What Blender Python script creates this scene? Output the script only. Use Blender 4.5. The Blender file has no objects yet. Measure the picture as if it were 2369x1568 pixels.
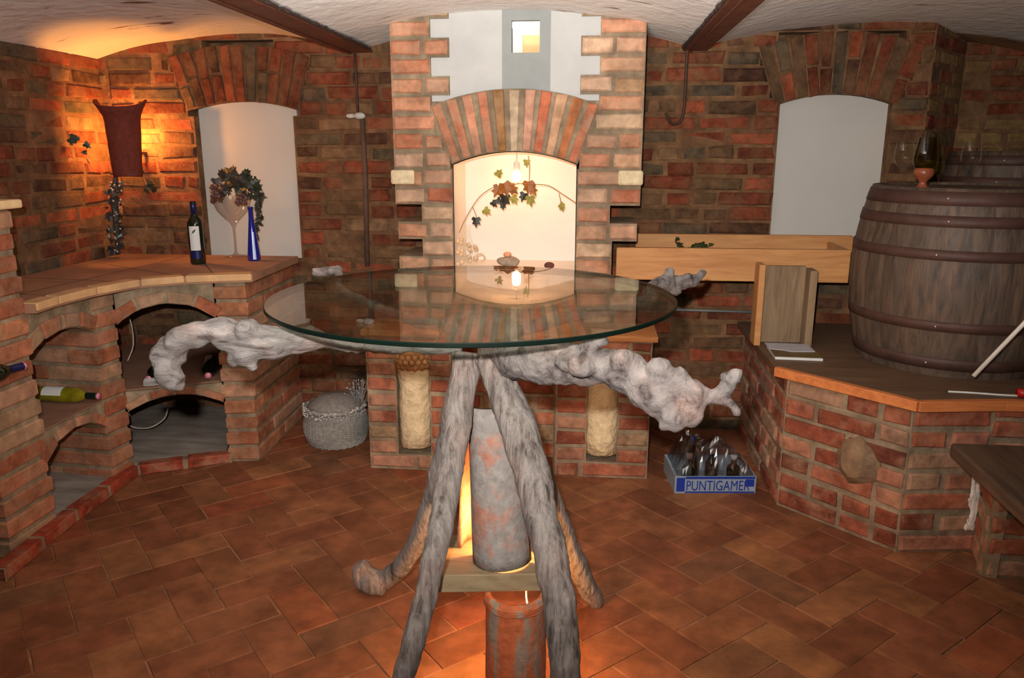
import bpy, math, random
from mathutils import Vector, Matrix, noise
random.seed(11)
PI = math.pi
# ------------------------------------------------------------------ camera, world, flash, exposure
H = 1.6; FPX = 1800.0; PITCH = math.radians(13.7); YAW = math.radians(5.8)
scene = bpy.context.scene
COL = scene.collection
cam_data = bpy.data.cameras.new('camera'); cam_data.sensor_width = 36.0
cam_data.lens = 36.0 * FPX / 2369.0; cam_data.clip_start = 0.05
cam = bpy.data.objects.new('camera', cam_data); COL.objects.link(cam)
cam.location = (0, 0, H); cam.rotation_euler = (PI / 2 - PITCH, 0, YAW)
scene.camera = cam
world = bpy.data.worlds.new('world'); scene.world = world; world.use_nodes = True
world.node_tree.nodes['Background'].inputs[0].default_value = (1.0, 0.86, 0.74, 1)
world.node_tree.nodes['Background'].inputs[1].default_value = 0.11
fl = bpy.data.lights.new('camera_flash', 'SPOT'); fl.energy = 430; fl.color = (1.0, 0.95, 0.9)
fl.shadow_soft_size = 0.02; fl.spot_size = math.radians(98); fl.spot_blend = 0.85
flash = bpy.data.objects.new('camera_flash', fl); COL.objects.link(flash)
al = bpy.data.lights.new('ceiling_fill', 'AREA'); al.energy = 34; al.color = (1.0, 0.93, 0.86); al.size = 0.4; al.spread = math.radians(60)  # unseen area light added to brighten the vaults
ceiling_fill = bpy.data.objects.new('ceiling_fill', al); COL.objects.link(ceiling_fill); ceiling_fill.location = (-0.3, 0.2, 1.2)
ceiling_fill.rotation_euler = (math.radians(90 + 35), 0, 0.0)
flash.location = (-0.07, 0.0, H + 0.13); flash.rotation_euler = (PI / 2 + math.radians(2.0), 0, YAW)
vs = scene.view_settings
vs.view_transform = 'Standard'; vs.look = 'None'; vs.gamma = 1; vs.exposure = 0.0; vs.use_curve_mapping = False

# ------------------------------------------------------------------ helpers
def W(x, y, X=None, Y=None, Z=None):
    """point of the room seen at photo pixel (x, y) lying in the plane X, Y or Z"""
    a = (x - 1184.5) / FPX; b = -(y - 784) / FPX
    sp, cp, sy, cy = math.sin(PITCH), math.cos(PITCH), math.sin(YAW), math.cos(YAW)
    d = Vector((-sy * cp, cy * cp, -sp)) + a * Vector((cy, sy, 0)) + b * Vector((-sy * sp, cy * sp, cp))
    t = Y / d.y if Y is not None else (Z - H) / d.z if Z is not None else X / d.x
    return Vector((0, 0, H)) + d * t

def s2l(c):
    return c / 12.92 if c <= 0.04045 else ((c + 0.055) / 1.055) ** 2.4
def rgb(r, g, b):
    return (s2l(r / 255), s2l(g / 255), s2l(b / 255))

class MB:
    def __init__(s): s.v = []; s.f = []; s.m = []; s.c = []
    def add(s, vs_, fs, mi=0, col=(1, 1, 1)):
        o = len(s.v); s.v += [tuple(v) for v in vs_]
        for f in fs: s.f.append(tuple(i + o for i in f)); s.m.append(mi); s.c.append(col)
    def box(s, x0, x1, y0, y1, z0, z1, mi=0, col=(1, 1, 1), M=None):
        v = [Vector(p) for p in ((x0,y0,z0),(x1,y0,z0),(x1,y1,z0),(x0,y1,z0),(x0,y0,z1),(x1,y0,z1),(x1,y1,z1),(x0,y1,z1))]
        if M: v = [M @ p for p in v]
        s.add(v, [(3,2,1,0),(4,5,6,7),(0,1,5,4),(1,2,6,5),(2,3,7,6),(3,0,4,7)], mi, col)
    def prism(s, poly, z0, z1, mi=0, col=(1, 1, 1), top_mi=None, M=None):
        n = len(poly)
        v = [Vector((p[0], p[1], z0)) for p in poly] + [Vector((p[0], p[1], z1)) for p in poly]
        if M: v = [M @ p for p in v]
        s.add(v, [tuple(range(n - 1, -1, -1))] + [(i, (i+1) % n, n + (i+1) % n, n + i) for i in range(n)], mi, col)
        o = len(s.v) - 2 * n
        s.f.append(tuple(o + n + i for i in range(n))); s.m.append(mi if top_mi is None else top_mi); s.c.append(col)
    def tube(s, pts, rad, n=10, mi=0, col=(1, 1, 1), closed=True):
        pts = [Vector(p) for p in pts]
        if not hasattr(rad, '__len__'): rad = [rad] * len(pts)
        rings = []; up = None
        for i, p in enumerate(pts):
            t = (pts[min(i + 1, len(pts) - 1)] - pts[max(i - 1, 0)]).normalized()
            if up is None:
                up = t.orthogonal().normalized()
            up = (up - t * up.dot(t)).normalized(); b = t.cross(up)
            rings.append([p + rad[i] * (math.cos(2*PI*k/n) * up + math.sin(2*PI*k/n) * b) for k in range(n)])
        vs_ = [v for r in rings for v in r]; fs = []
        for i in range(len(pts) - 1):
            for k in range(n):
                fs.append((i*n+k, i*n+(k+1) % n, (i+1)*n+(k+1) % n, (i+1)*n+k))
        if closed:
            fs.append(tuple(range(n - 1, -1, -1))); fs.append(tuple((len(pts)-1)*n + k for k in range(n)))
        s.add(vs_, fs, mi, col)
    def lathe(s, prof, n=32, c=(0, 0, 0), mi=0, a0=0.0, a1=2*PI, col=(1, 1, 1), M=None, caps=True):
        full = abs(a1 - a0 - 2*PI) < 1e-6; m = n if full else n + 1
        vs_ = []
        for r, z in prof:
            for k in range(m):
                a = a0 + (a1 - a0) * k / n
                v = Vector((c[0] + r*math.cos(a), c[1] + r*math.sin(a), c[2] + z))
                vs_.append(M @ v if M else v)
        fs = []
        for i in range(len(prof) - 1):
            for k in range(n):
                k2 = (k + 1) % m
                fs.append((i*m+k, i*m+k2, (i+1)*m+k2, (i+1)*m+k))
        if full and caps:
            if prof[0][0] > 1e-4: fs.append(tuple(range(m - 1, -1, -1)))
            if prof[-1][0] > 1e-4: fs.append(tuple((len(prof)-1)*m + k for k in range(m)))
        s.add(vs_, fs, mi, col)
    def ball(s, c, r, n=10, mi=0, col=(1, 1, 1), sc=(1, 1, 1)):
        prof = [(max(1e-5, math.sin(PI*i/n)) , -math.cos(PI*i/n)) for i in range(n + 1)]
        M = Matrix.Translation(Vector(c)) @ Matrix.Diagonal((r*sc[0], r*sc[1], r*sc[2], 1))
        s.lathe(prof, n + 2, mi=mi, col=col, M=M, caps=False)
    def build(s, name, mats, parent=None, smooth=False, local=False):
        me = bpy.data.meshes.new(name); me.from_pydata(s.v, [], s.f)
        if not isinstance(mats, (list, tuple)): mats = [mats]
        for m in mats: me.materials.append(m)
        me.polygons.foreach_set('material_index', s.m)
        if smooth: me.polygons.foreach_set('use_smooth', [True] * len(s.f))
        at = me.attributes.new('tint', 'FLOAT_COLOR', 'FACE')
        at.data.foreach_set('color', [x for c in s.c for x in (c[0], c[1], c[2], 1.0)])
        me.update()
        o = bpy.data.objects.new(name, me); COL.objects.link(o)
        if parent:
            o.parent = parent
            if not local: o.location = -parent['_w'] if False else tuple(-c for c in world_loc(parent))
        return o

def world_loc(o):
    l = Vector(o.location)
    while o.parent: o = o.parent; l += Vector(o.location)
    return l
def tag(o, label=None, cat=None, group=None, kind=None):
    if label: o['label'] = label
    if cat: o['category'] = cat
    if group: o['group'] = group
    if kind: o['kind'] = kind
    return o
def thing(name, label, cat, loc=(0, 0, 0), group=None, rot=(0, 0, 0)):
    o = bpy.data.objects.new(name, None); COL.objects.link(o); o.location = loc; o.rotation_euler = rot
    o.empty_display_size = 0.05
    return tag(o, label, cat, group)
def structure(o): o['kind'] = 'structure'; return o
def bevel(o, w=0.004, seg=2):
    m = o.modifiers.new('bevel', 'BEVEL'); m.width = w; m.segments = seg; m.limit_method = 'ANGLE'; return o
def catmull(pts, rad, k=6):
    P = [Vector(p) for p in pts]; out = []; ro = []
    for i in range(len(P) - 1):
        p0 = P[max(i-1, 0)]; p1 = P[i]; p2 = P[i+1]; p3 = P[min(i+2, len(P)-1)]
        for j in range(k):
            t = j / k
            out.append(0.5*((2*p1) + (-p0+p2)*t + (2*p0-5*p1+4*p2-p3)*t*t + (-p0+3*p1-3*p2+p3)*t**3))
            ro.append(rad[i] + (rad[i+1] - rad[i]) * (3*t*t - 2*t**3))
    out.append(P[-1]); ro.append(rad[-1]); return out, ro

# ------------------------------------------------------------------ materials
def new_mat(name):
    m = bpy.data.materials.new(name); m.use_nodes = True; nt = m.node_tree
    return m, nt, nt.nodes['Principled BSDF']
def nd(nt, t, **k):
    n = nt.nodes.new(t)
    for a, b in k.items(): setattr(n, a, b)
    return n
def ramp(nt, stops):
    r = nd(nt, 'ShaderNodeValToRGB')
    while len(r.color_ramp.elements) < len(stops): r.color_ramp.elements.new(0.5)
    for e, (p, c) in zip(r.color_ramp.elements, stops):
        e.position = p; e.color = (c[0], c[1], c[2], 1) if hasattr(c, '__len__') else (c, c, c, 1)
    return r
def pos(nt, scale=(1, 1, 1), kind='Object'):
    tc = nd(nt, 'ShaderNodeTexCoord'); mp = nd(nt, 'ShaderNodeMapping'); mp.inputs['Scale'].default_value = scale
    nt.links.new(tc.outputs[kind], mp.inputs[0]); return mp.outputs[0]
def mixc(nt, a, b, fac, mode='MIX'):
    m = nd(nt, 'ShaderNodeMix', data_type='RGBA', blend_type=mode)
    for i, s in ((6, a), (7, b), (0, fac)):
        if hasattr(s, 'is_output') or isinstance(s, bpy.types.NodeSocket): nt.links.new(s, m.inputs[i])
        elif i == 0: m.inputs[0].default_value = s
        else: m.inputs[i].default_value = (s[0], s[1], s[2], 1)
    return m.outputs[2]
def noise_n(nt, vec, scale, detail=5, rough=0.6, dist=0.0):
    n = nd(nt, 'ShaderNodeTexNoise'); n.inputs['Scale'].default_value = scale; n.inputs['Detail'].default_value = detail
    n.inputs['Roughness'].default_value = rough; n.inputs['Distortion'].default_value = dist
    nt.links.new(vec, n.inputs['Vector']); return n.outputs[0]
def bump(nt, bs, h, strength=0.5, dist=0.01):
    b = nd(nt, 'ShaderNodeBump'); b.inputs['Strength'].default_value = strength; b.inputs['Distance'].default_value = dist
    nt.links.new(h, b.inputs['Height']); nt.links.new(b.outputs[0], bs.inputs['Normal'])

def tinted(name, wash=(0.2, 0.15, 0.1), wlo=0.55, whi=0.75, wmax=0.6, rough=0.9, dark=0.6, bs_=0.6, scale=1.0, bd=0.012):
    """mineral surface whose own colour is the face tint, mottled and partly washed with mortar"""
    m, nt, b = new_mat(name); L = nt.links
    at = nd(nt, 'ShaderNodeAttribute', attribute_name='tint'); v = pos(nt)
    n1 = noise_n(nt, v, 22 * scale, 6); r1 = ramp(nt, [(0.3, dark), (0.7, 1.25)]); L.new(n1, r1.inputs[0])
    nb_ = noise_n(nt, v, 7 * scale, 3); rb_ = ramp(nt, [(0.35, 0.72), (0.65, 1.22)]); L.new(nb_, rb_.inputs[0])
    c = mixc(nt, at.outputs['Color'], r1.outputs[0], 1.0, 'MULTIPLY'); c = mixc(nt, c, rb_.outputs[0], 1.0, 'MULTIPLY')
    n2 = noise_n(nt, v, 9 * scale, 7, 0.65); r2 = ramp(nt, [(wlo, 0.0), (whi, wmax)]); L.new(n2, r2.inputs[0])
    c = mixc(nt, c, wash, r2.outputs[0]); L.new(c, b.inputs['Base Color']); b.inputs['Roughness'].default_value = rough
    b.inputs['Specular IOR Level'].default_value = 0.2
    n3 = noise_n(nt, v, 60 * scale, 6, 0.7); bump(nt, b, n3, bs_, bd)
    return m
def plain(name, col, rough=0.6, metal=0.0, var=0.25, scale=20, stretch=(1, 1, 1), bmp=0.2, spec=0.4, bd=0.004, dist=0.0):
    m, nt, b = new_mat(name); v = pos(nt, stretch)
    n = noise_n(nt, v, scale, 5, 0.6, dist); r = ramp(nt, [(0.3, 1 - var), (0.7, 1 + var)]); nt.links.new(n, r.inputs[0])
    nt.links.new(mixc(nt, col, r.outputs[0], 1.0, 'MULTIPLY'), b.inputs['Base Color'])
    b.inputs['Roughness'].default_value = rough; b.inputs['Metallic'].default_value = metal; b.inputs['Specular IOR Level'].default_value = spec
    if bmp: bump(nt, b, n, bmp, bd)
    return m
def emis(name, col, s):
    m, nt, b = new_mat(name); b.inputs['Base Color'].default_value = (*col, 1)
    b.inputs['Emission Color'].default_value = (*col, 1); b.inputs['Emission Strength'].default_value = s; return m
def thin_glass(name, tint=(0.97, 0.985, 0.97), ior=1.5, rough=0.0, add=0.0):
    m = bpy.data.materials.new(name); m.use_nodes = True; nt = m.node_tree; nt.nodes.clear(); L = nt.links
    out = nd(nt, 'ShaderNodeOutputMaterial'); mx = nd(nt, 'ShaderNodeMixShader'); tr = nd(nt, 'ShaderNodeBsdfTransparent')
    gl = nd(nt, 'ShaderNodeBsdfGlossy'); gl.inputs['Roughness'].default_value = rough
    tr.inputs[0].default_value = (*tint, 1); fr = nd(nt, 'ShaderNodeFresnel'); ge = nd(nt, 'ShaderNodeNewGeometry')
    mp = nd(nt, 'ShaderNodeMapRange'); mp.inputs[3].default_value = ior; mp.inputs[4].default_value = 1 / ior
    L.new(ge.outputs['Backfacing'], mp.inputs[0]); L.new(mp.outputs[0], fr.inputs['IOR'])
    ad = nd(nt, 'ShaderNodeMath', operation='ADD', use_clamp=True); ad.inputs[1].default_value = add; L.new(fr.outputs[0], ad.inputs[0])
    L.new(ad.outputs[0], mx.inputs[0]); L.new(tr.outputs[0], mx.inputs[1]); L.new(gl.outputs[0], mx.inputs[2]); L.new(mx.outputs[0], out.inputs[0])
    return m
def driftwood_mat(name, a, b_, c_, stretch=(1, 1, 1), scale=14, dist=0.6):
    m, nt, b = new_mat(name); L = nt.links; v = pos(nt, stretch)
    n1 = noise_n(nt, v, scale, 8, 0.7, dist); r1 = ramp(nt, [(0.36, tuple(x*0.85 for x in c_)), (0.46, b_), (0.60, a), (0.8, tuple(min(1, x*1.12) for x in a))]); L.new(n1, r1.inputs[0])
    v2 = pos(nt); n2 = noise_n(nt, v2, 5, 4); r2 = ramp(nt, [(0.5, 0.0), (0.72, 0.4)]); L.new(n2, r2.inputs[0])
    c = mixc(nt, r1.outputs[0], rgb(176, 138, 124), r2.outputs[0]); L.new(c, b.inputs['Base Color'])
    b.inputs['Roughness'].default_value = 0.85; b.inputs['Specular IOR Level'].default_value = 0.2
    bump(nt, b, n1, 1.0, 0.02); return m
def wood_mat(name, a, b_, stretch=(1, 12, 12), rough=0.6, scale=2.5, bmp=0.25):
    m, nt, b = new_mat(name); L = nt.links; v = pos(nt, stretch)
    n1 = noise_n(nt, v, scale, 6, 0.6, 1.2); r1 = ramp(nt, [(0.3, b_), (0.65, a)]); L.new(n1, r1.inputs[0])
    L.new(r1.outputs[0], b.inputs['Base Color']); b.inputs['Roughness'].default_value = rough; b.inputs['Specular IOR Level'].default_value = 0.3
    bump(nt, b, n1, bmp, 0.005); return m

M_OLD = tinted('old_wall_brick', rgb(146, 110, 78), 0.44, 0.74, 0.8, dark=0.55, bs_=0.9, bd=0.02)
M_OLDMORT = tinted('old_wall_mortar', rgb(116, 86, 60), 0.4, 0.7, 0.5, dark=0.5, bs_=1.0, scale=0.7, bd=0.02)
M_CHIM = tinted('chimney_brick', rgb(176, 150, 124), 0.46, 0.74, 0.7, dark=0.72, bs_=0.6)
M_MORT = tinted('grey_mortar', rgb(120, 104, 84), 0.45, 0.7, 0.6, dark=0.7, bs_=0.8)
M_RACK = tinted('rack_brick', rgb(172, 140, 114), 0.46, 0.72, 0.7, dark=0.65, bs_=0.7)
M_BAR = tinted('bar_brick', rgb(178, 136, 108), 0.48, 0.72, 0.7, dark=0.6, bs_=0.7)
M_TILE = tinted('floor_tile', rgb(150, 98, 66), 0.5, 0.8, 0.45, rough=0.62, dark=0.72, bs_=0.25, scale=0.6)
M_PLASTER = plain('white_plaster', rgb(188, 184, 177), 0.9, var=0.04, scale=3, bmp=0.3)
M_LINING = plain('niche_limewash', rgb(226, 220, 212), 0.9, var=0.03, scale=4)
M_PANEL = plain('grey_white_plaster', rgb(176, 176, 174), 0.9, var=0.08, scale=6, bmp=0.4)
M_RUST = plain('rusty_beam_paint', rgb(98, 54, 34), 0.6, var=0.35, scale=16, bmp=0.5)
M_IRON = plain('rusty_iron', rgb(74, 52, 42), 0.7, 0.2, var=0.3, scale=30)
M_GLASS = thin_glass('clear_glass')
M_TABLEGLASS = thin_glass('table_glass', (0.86, 0.91, 0.87), 2.05)
M_RIM = plain('dark_green_glass_edge', (0.002, 0.006, 0.004), 0.35, var=0.1, bmp=0, spec=0.1)

# ceiling plaster: whitewash with brown damp strokes
def ceiling_mat():
    m, nt, b = new_mat('whitewashed_vault'); L = nt.links
    v = pos(nt); n1 = noise_n(nt, v, 2.2, 5); r1 = ramp(nt, [(0.3, rgb(226, 222, 216)), (0.7, rgb(240, 238, 234))]); L.new(n1, r1.inputs[0])
    v2 = pos(nt, (1.0, 5.0, 1.0)); n2 = noise_n(nt, v2, 1.7, 6, 0.62, 0.4); r2 = ramp(nt, [(0.63, 0.0), (0.66, 0.9)]); L.new(n2, r2.inputs[0])
    c = mixc(nt, r1.outputs[0], rgb(120, 80, 55), r2.outputs[0]); L.new(c, b.inputs['Base Color'])
    b.inputs['Roughness'].default_value = 0.95; b.inputs['Specular IOR Level'].default_value = 0.1
    n3 = noise_n(nt, v, 14, 6, 0.6); bump(nt, b, n3, 0.5, 0.02); return m
M_CEIL = ceiling_mat()

# ------------------------------------------------------------------ brickwork
def jit(a): return random.uniform(-a, a)
def brick_poly(mb, O, U, V, N, q, out, dep, col, ch=0.006, j=0.003, mi=0):
    """one brick: q = four (u, v) corners counter-clockwise seen from outside"""
    q = [(a + jit(j), b + jit(j)) for a, b in q]
    cu = sum(p[0] for p in q) / 4; cv = sum(p[1] for p in q) / 4
    def P(u, v, n): return O + U*u + V*v + N*n
    fr = []
    for u, v in q:
        du, dv = cu - u, cv - v; l = math.hypot(du, dv) or 1
        fr.append((u + ch*1.2*du/l + ch*0.5*(1 if du > 0 else -1), v + ch*0.9*(1 if dv > 0 else -1)))
    vs_ = [P(u, v, out + jit(j*0.4)) for u, v in fr] + [P(u, v, out - ch) for u, v in q] + [P(u, v, -dep) for u, v in q]
    fs = [(0, 1, 2, 3)] + [(4+i, 4+(i+1) % 4, (i+1) % 4, i) for i in range(4)] + [(8+i, 8+(i+1) % 4, 4+(i+1) % 4, 4+i) for i in range(4)]
    mb.add(vs_, fs, mi, col)
def pick(pal, var=0.12):
    c = random.choices([p[0] for p in pal], [p[1] for p in pal])[0]; k = 1 + jit(var)
    return (c[0]*k, c[1]*k*(1+jit(0.05)), c[2]*k)
PAL_OLD = [(rgb(142, 74, 50), 5), (rgb(120, 64, 44), 4), (rgb(112, 84, 60), 3), (rgb(98, 86, 68), 2), (rgb(150, 116, 84), 1.2), (rgb(166, 86, 58), 2.2), (rgb(92, 62, 46), 2)]
PAL_OLDR = [(rgb(142, 78, 52), 3), (rgb(148, 116, 72), 3), (rgb(112, 88, 54), 3), (rgb(164, 132, 84), 2), (rgb(96, 84, 66), 2), (rgb(128, 56, 34), 2)]
PAL_CHIM = [(rgb(184, 132, 102), 5), (rgb(190, 146, 118), 4), (rgb(178, 112, 82), 3), (rgb(196, 162, 134), 3), (rgb(174, 138, 102), 1)]
PAL_RACK = [(rgb(172, 112, 82), 5), (rgb(156, 94, 66), 4), (rgb(178, 134, 106), 4), (rgb(162, 130, 102), 2)]
PAL_BAR = [(rgb(158, 92, 68), 5), (rgb(136, 72, 52), 4), (rgb(172, 116, 92), 4), (rgb(166, 130, 104), 2), (rgb(114, 66, 50), 1)]
PAL_BASE = [(rgb(156, 92, 68), 5), (rgb(136, 74, 54), 4), (rgb(168, 118, 94), 3), (rgb(150, 120, 92), 1)]
PAL_MORT = [(rgb(150, 132, 108), 1)]
PAL_OMORT = [(rgb(138, 102, 72), 1)]

def rows(mb, O, U, V, N, z0, z1, ivals, pal, pitch=0.086, bh=0.07, bl=0.26, joint=0.014, out=0.008, oj=0.003, dep=0.02, j=0.003, ch=0.006, mdep=0.12, skip=0.0, mi=0, mmi=1, mpal=PAL_MORT, zo=0.0, maxw=None, hdr=0.3):
    k = 0; z = z0
    while z < z1 - 0.02:
        p = min(pitch, z1 - z); h = bh * p / pitch
        for (a, b) in ivals(z + p/2, k):
            if b - a < 0.01: continue
            q = [(a, z), (b, z), (b, z+p), (a, z+p)]
            def P(u, v, n): return O + U*u + V*v + N*n
            vs_ = [P(u, v, 0) for u, v in q] + [P(u, v, -mdep) for u, v in q]
            mb.add(vs_, [(0,1,2,3),(4,5,1,0),(5,6,2,1),(6,7,3,2),(7,4,0,3),(7,6,5,4)], mmi, pick(mpal, 0.08))
            u = a + joint * 0.3; first = True
            while u < b - 0.02:
                L = bl * (0.5 if random.random() < hdr else 1.0) * random.uniform(0.9, 1.06)
                if first and k % 2: L = bl * 0.5
                first = False
                if maxw: L = min(L, maxw)
                if b - (u + L) < bl * 0.32: L = b - joint * 0.3 - u
                if L > bl * 1.35: L = L / 2
                if random.random() > skip:
                    dz = jit(j)
                    brick_poly(mb, O, U, V, N, [(u, z+(p-h)/2+dz), (u+L, z+(p-h)/2+dz), (u+L, z+(p+h)/2+dz), (u, z+(p+h)/2+dz)],
                               out + jit(oj), dep, pick(pal), ch, j, mi)
                u += L + joint
        z += pitch; k += 1
def voussoirs(mb, O, U, V, N, cu, cv, R0, R1, amax, n, pal, out=0.012, gap=0.012, mdep=0.12, split=0.0, colors=None, mpal=PAL_MORT, j=0.003):
    def P(u, v, d): return O + U*u + V*v + N*d
    st = 2*amax / n
    for i in range(n):
        a0 = amax - i*st; a1 = a0 - st
        q = [(cu + R*math.sin(-a), cv + R*math.cos(a)) for R, a in ((R0, a0), (R0, a1), (R1, a1), (R1, a0))]
        mb.add([P(u, v, 0.002) for u, v in q] + [P(u, v, -mdep) for u, v in q], [(0,1,2,3),(4,5,1,0),(5,6,2,1),(6,7,3,2),(7,4,0,3)], 1, pick(mpal, 0.06))
        g0 = gap/2/R0
        parts = [(R0 + 0.003, R1 - 0.003)]
        if random.random() < split: mdl = (R0 + R1)/2 + jit(0.03); parts = [(R0 + 0.003, mdl - gap/2), (mdl + gap/2, R1 - 0.003)]
        for (ra, rb) in parts:
            qq = [(cu - R*math.sin(a), cv + R*math.cos(a)) for R, a in ((ra, a0 - g0), (ra, a1 + g0), (rb, a1 + g0), (rb, a0 - g0))]
            brick_poly(mb, O, U, V, N, qq, out + jit(0.003), 0.02, (colors[i] if colors else pick(pal)), 0.005, j)

X3, Y3, Z3 = Vector((1, 0, 0)), Vector((0, 1, 0)), Vector((0, 0, 1))
DB = 4.40          # back wall
XL, XR = -2.81, 2.56
# niche geometry: centre, half width, sill, spring height, crown, ring outer radius, ring half angle
NICHES = [dict(c=-1.977, h=0.292, s=1.0, sp=1.822, cr=1.862, t=0.30, am=0.36), dict(c=1.258, h=0.285, s=1.10, sp=1.832, cr=1.880, t=0.31, am=0.36)]
for q in NICHES:
    r = q['cr'] - q['sp']; q['R'] = (q['h']**2 + r*r) / (2*r); q['cz'] = q['cr'] - q['R']; q['am'] = math.asin(q['h'] / q['R']) + 0.03
def cut(ivs, a, b):
    out = []
    for (p, q) in ivs:
        if b <= p or a >= q: out.append((p, q)); continue
        if a > p: out.append((p, a))
        if b < q: out.append((b, q))
    return out
def back_ivals(x0, x1):
    def f(z, k):
        iv = [(x0, x1)]
        for q in NICHES:
            if z < q['s']: continue
            if z < q['sp']: h = q['h']
            else:
                h = (z - q['cz']) * math.tan(q['am']); R1 = q['R'] + q['t']
                d = R1*R1 - (z - q['cz'])**2
                if d <= 0: continue
                h = min(h, math.sqrt(d))
            iv = cut(iv, q['c'] - h, q['c'] + h)
        return iv
    return f
# back wall, with a deeper bay at its right end
mb = MB(); O = Vector((0, DB, 0)); mb.box(XL - 0.1, 1.72, DB + 0.10, DB + 0.2, 0, 2.4, 1, PAL_OMORT[0][0])
kw = dict(pitch=0.081, bh=0.068, bl=0.27, joint=0.012, out=0.006, oj=0.006, dep=0.02, j=0.006, ch=0.01, skip=0.03, mpal=PAL_OMORT, hdr=0.4)
rows(mb, O, X3, Z3, -Y3, 0, 2.4, back_ivals(XL - 0.1, 1.72), PAL_OLD, mdep=0.11, **kw)
for q in NICHES:
    voussoirs(mb, O, X3, Z3, -Y3, q['c'], q['cz'], q['R'], q['R'] + q['t'], q['am'], 11, PAL_OLD, split=0.5, mdep=0.11, mpal=PAL_OMORT, j=0.006)
UA = Vector((0.38, 0.52, 0)); LA = UA.length; UA.normalize()
rows(mb, Vector((1.715, DB, 0)), UA, Z3, UA.cross(Z3), 0, 2.4, lambda z, k: [(0, LA)], PAL_OLDR, mdep=0.2, **kw)
rows(mb, Vector((2.09, DB + 0.51, 0)), X3, Z3, -Y3, 0, 2.4, lambda z, k: [(0, XR + 0.1 - 2.09)], PAL_OLDR, mdep=0.2, **kw)
structure(mb.build('wall_back', [M_OLD, M_OLDMORT]))
# left and right walls
mb = MB(); rows(mb, Vector((XL, 0, 0)), Y3, Z3, X3, 0, 2.4, lambda z, k: [(-0.6, DB + 0.02)], PAL_OLD, mdep=0.2, **kw)
structure(mb.build('wall_left', [M_OLD, M_OLDMORT]))
mb = MB(); rows(mb, Vector((XR, 0, 0)), -Y3, Z3, -X3, 0, 2.4, lambda z, k: [(-4.95, 0.6)], PAL_OLDR, mdep=0.2, **kw)
structure(mb.build('wall_right', [M_OLD, M_OLDMORT]))
# plastered-up window niches
for i, q in enumerate(NICHES):
    mb = MB(); n = 24; pts = [(q['c'] + q['h'], q['s'] - 0.06)]
    for k in range(n + 1):
        a = math.asin(q['h']/q['R']) * (1 - 2*k/n); pts.append((q['c'] + q['R']*math.sin(a), q['cz'] + q['R']*math.cos(a)))
    pts.append((q['c'] - q['h'], q['s'] - 0.06))
    dd = 0.06
    v = [Vector((x, DB + dd, z)) for x, z in pts] + [Vector((x, DB + dd + 0.1, z)) for x, z in pts]; m = len(pts)
    mb.add(v, [tuple(range(m - 1, -1, -1))] + [(k, (k+1) % m, m + (k+1) % m, m + k) for k in range(m)])
    structure(mb.build('window_%d' % (i + 1), M_PLASTER))

# ------------------------------------------------------------------ floor: herringbone terracotta tiles
mb = MB(); A = 0.30; B = 0.15; g = 0.0015
mb.box(XL - 0.2, XR + 0.2, -0.6, 4.9, -0.1, -0.003, 1, rgb(158, 110, 78))
PAL_FL = [(rgb(142, 84, 58), 5), (rgb(148, 90, 62), 4), (rgb(134, 78, 54), 3), (rgb(154, 98, 66), 2), (rgb(128, 84, 60), 1), (rgb(156, 84, 56), 1)]
ca, sa = math.cos(math.radians(42)), math.sin(math.radians(42))
def put(x0, y0, w, h):
    q = [(x0+g, y0+g), (x0+w-g, y0+g), (x0+w-g, y0+h-g), (x0+g, y0+h-g)]
    q = [(a*ca - b*sa + jit(0.003), a*sa + b*ca + 2.3 + jit(0.003)) for a, b in q]
    cx = sum(p[0] for p in q)/4; cy = sum(p[1] for p in q)/4
    if cx < XL - 0.15 or cx > XR + 0.15 or cy < -0.5 or cy > 4.9: return
    c = pick(PAL_FL, 0.08); c = (c[0]*0.80, c[1]*0.85, c[2]*0.80); zt = jit(0.0008)
    q2 = [(cx + (a-cx)*0.975, cy + (b-cy)*0.975) for a, b in q]
    mb.add([(a, b, zt) for a, b in q2] + [(a, b, -0.004) for a, b in q], [(0,1,2,3)] + [(4+i, 4+(i+1)%4, (i+1)%4, i) for i in range(4)], 0, c)
for r in range(-26, 27):
    for s in range(-26, 27):
        # cell of four half-lengths; horizontal and vertical tile per diagonal step
        x = B * (r + 2*s*1) ; y = B * (r - 2*s)
        put(x, y, A, B); put(x + A - B - B, y - 0 + B, B, A) if False else put(x - B, y, B, A)
floor_o = structure(mb.build('floor', [M_TILE, M_MORT]))

# ------------------------------------------------------------------ vaulted ceiling between two steel beams
mb = MB()
BAYS = [(-2.86, 2.08, -1.29, 2.125, 0.115), (-1.29, 2.125, 0.52, 2.115, 0.125), (0.52, 2.115, 2.62, 2.07, 0.135)]
for x0, z0, x1, z1, rise in BAYS:
    n = 28; L = x1 - x0; R = (L*L/4 + rise*rise)/(2*rise); vs_ = []; fs = []; ys = [-0.6 + 5.5*k/20 for k in range(21)]
    for k in range(n + 1):
        t = k/n; x = x0 + L*t; z = z0 + (z1 - z0)*t + math.sqrt(R*R - (L*(t - 0.5))**2) - (R - rise)
        for y in ys:
            vs_.append((x, y, z + 0.012*noise.noise(Vector((x*2, y*1.6, 0)))))
    m = len(ys)
    for k in range(n):
        for i in range(m - 1): fs.append((k*m+i, k*m+i+1, (k+1)*m+i+1, (k+1)*m+i))
    mb.add(vs_, fs)
ceil = structure(mb.build('ceiling', M_CEIL, smooth=True))
sm = ceil.modifiers.new('solid', 'SOLIDIFY'); sm.thickness = 0.06; sm.offset = -1
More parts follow.
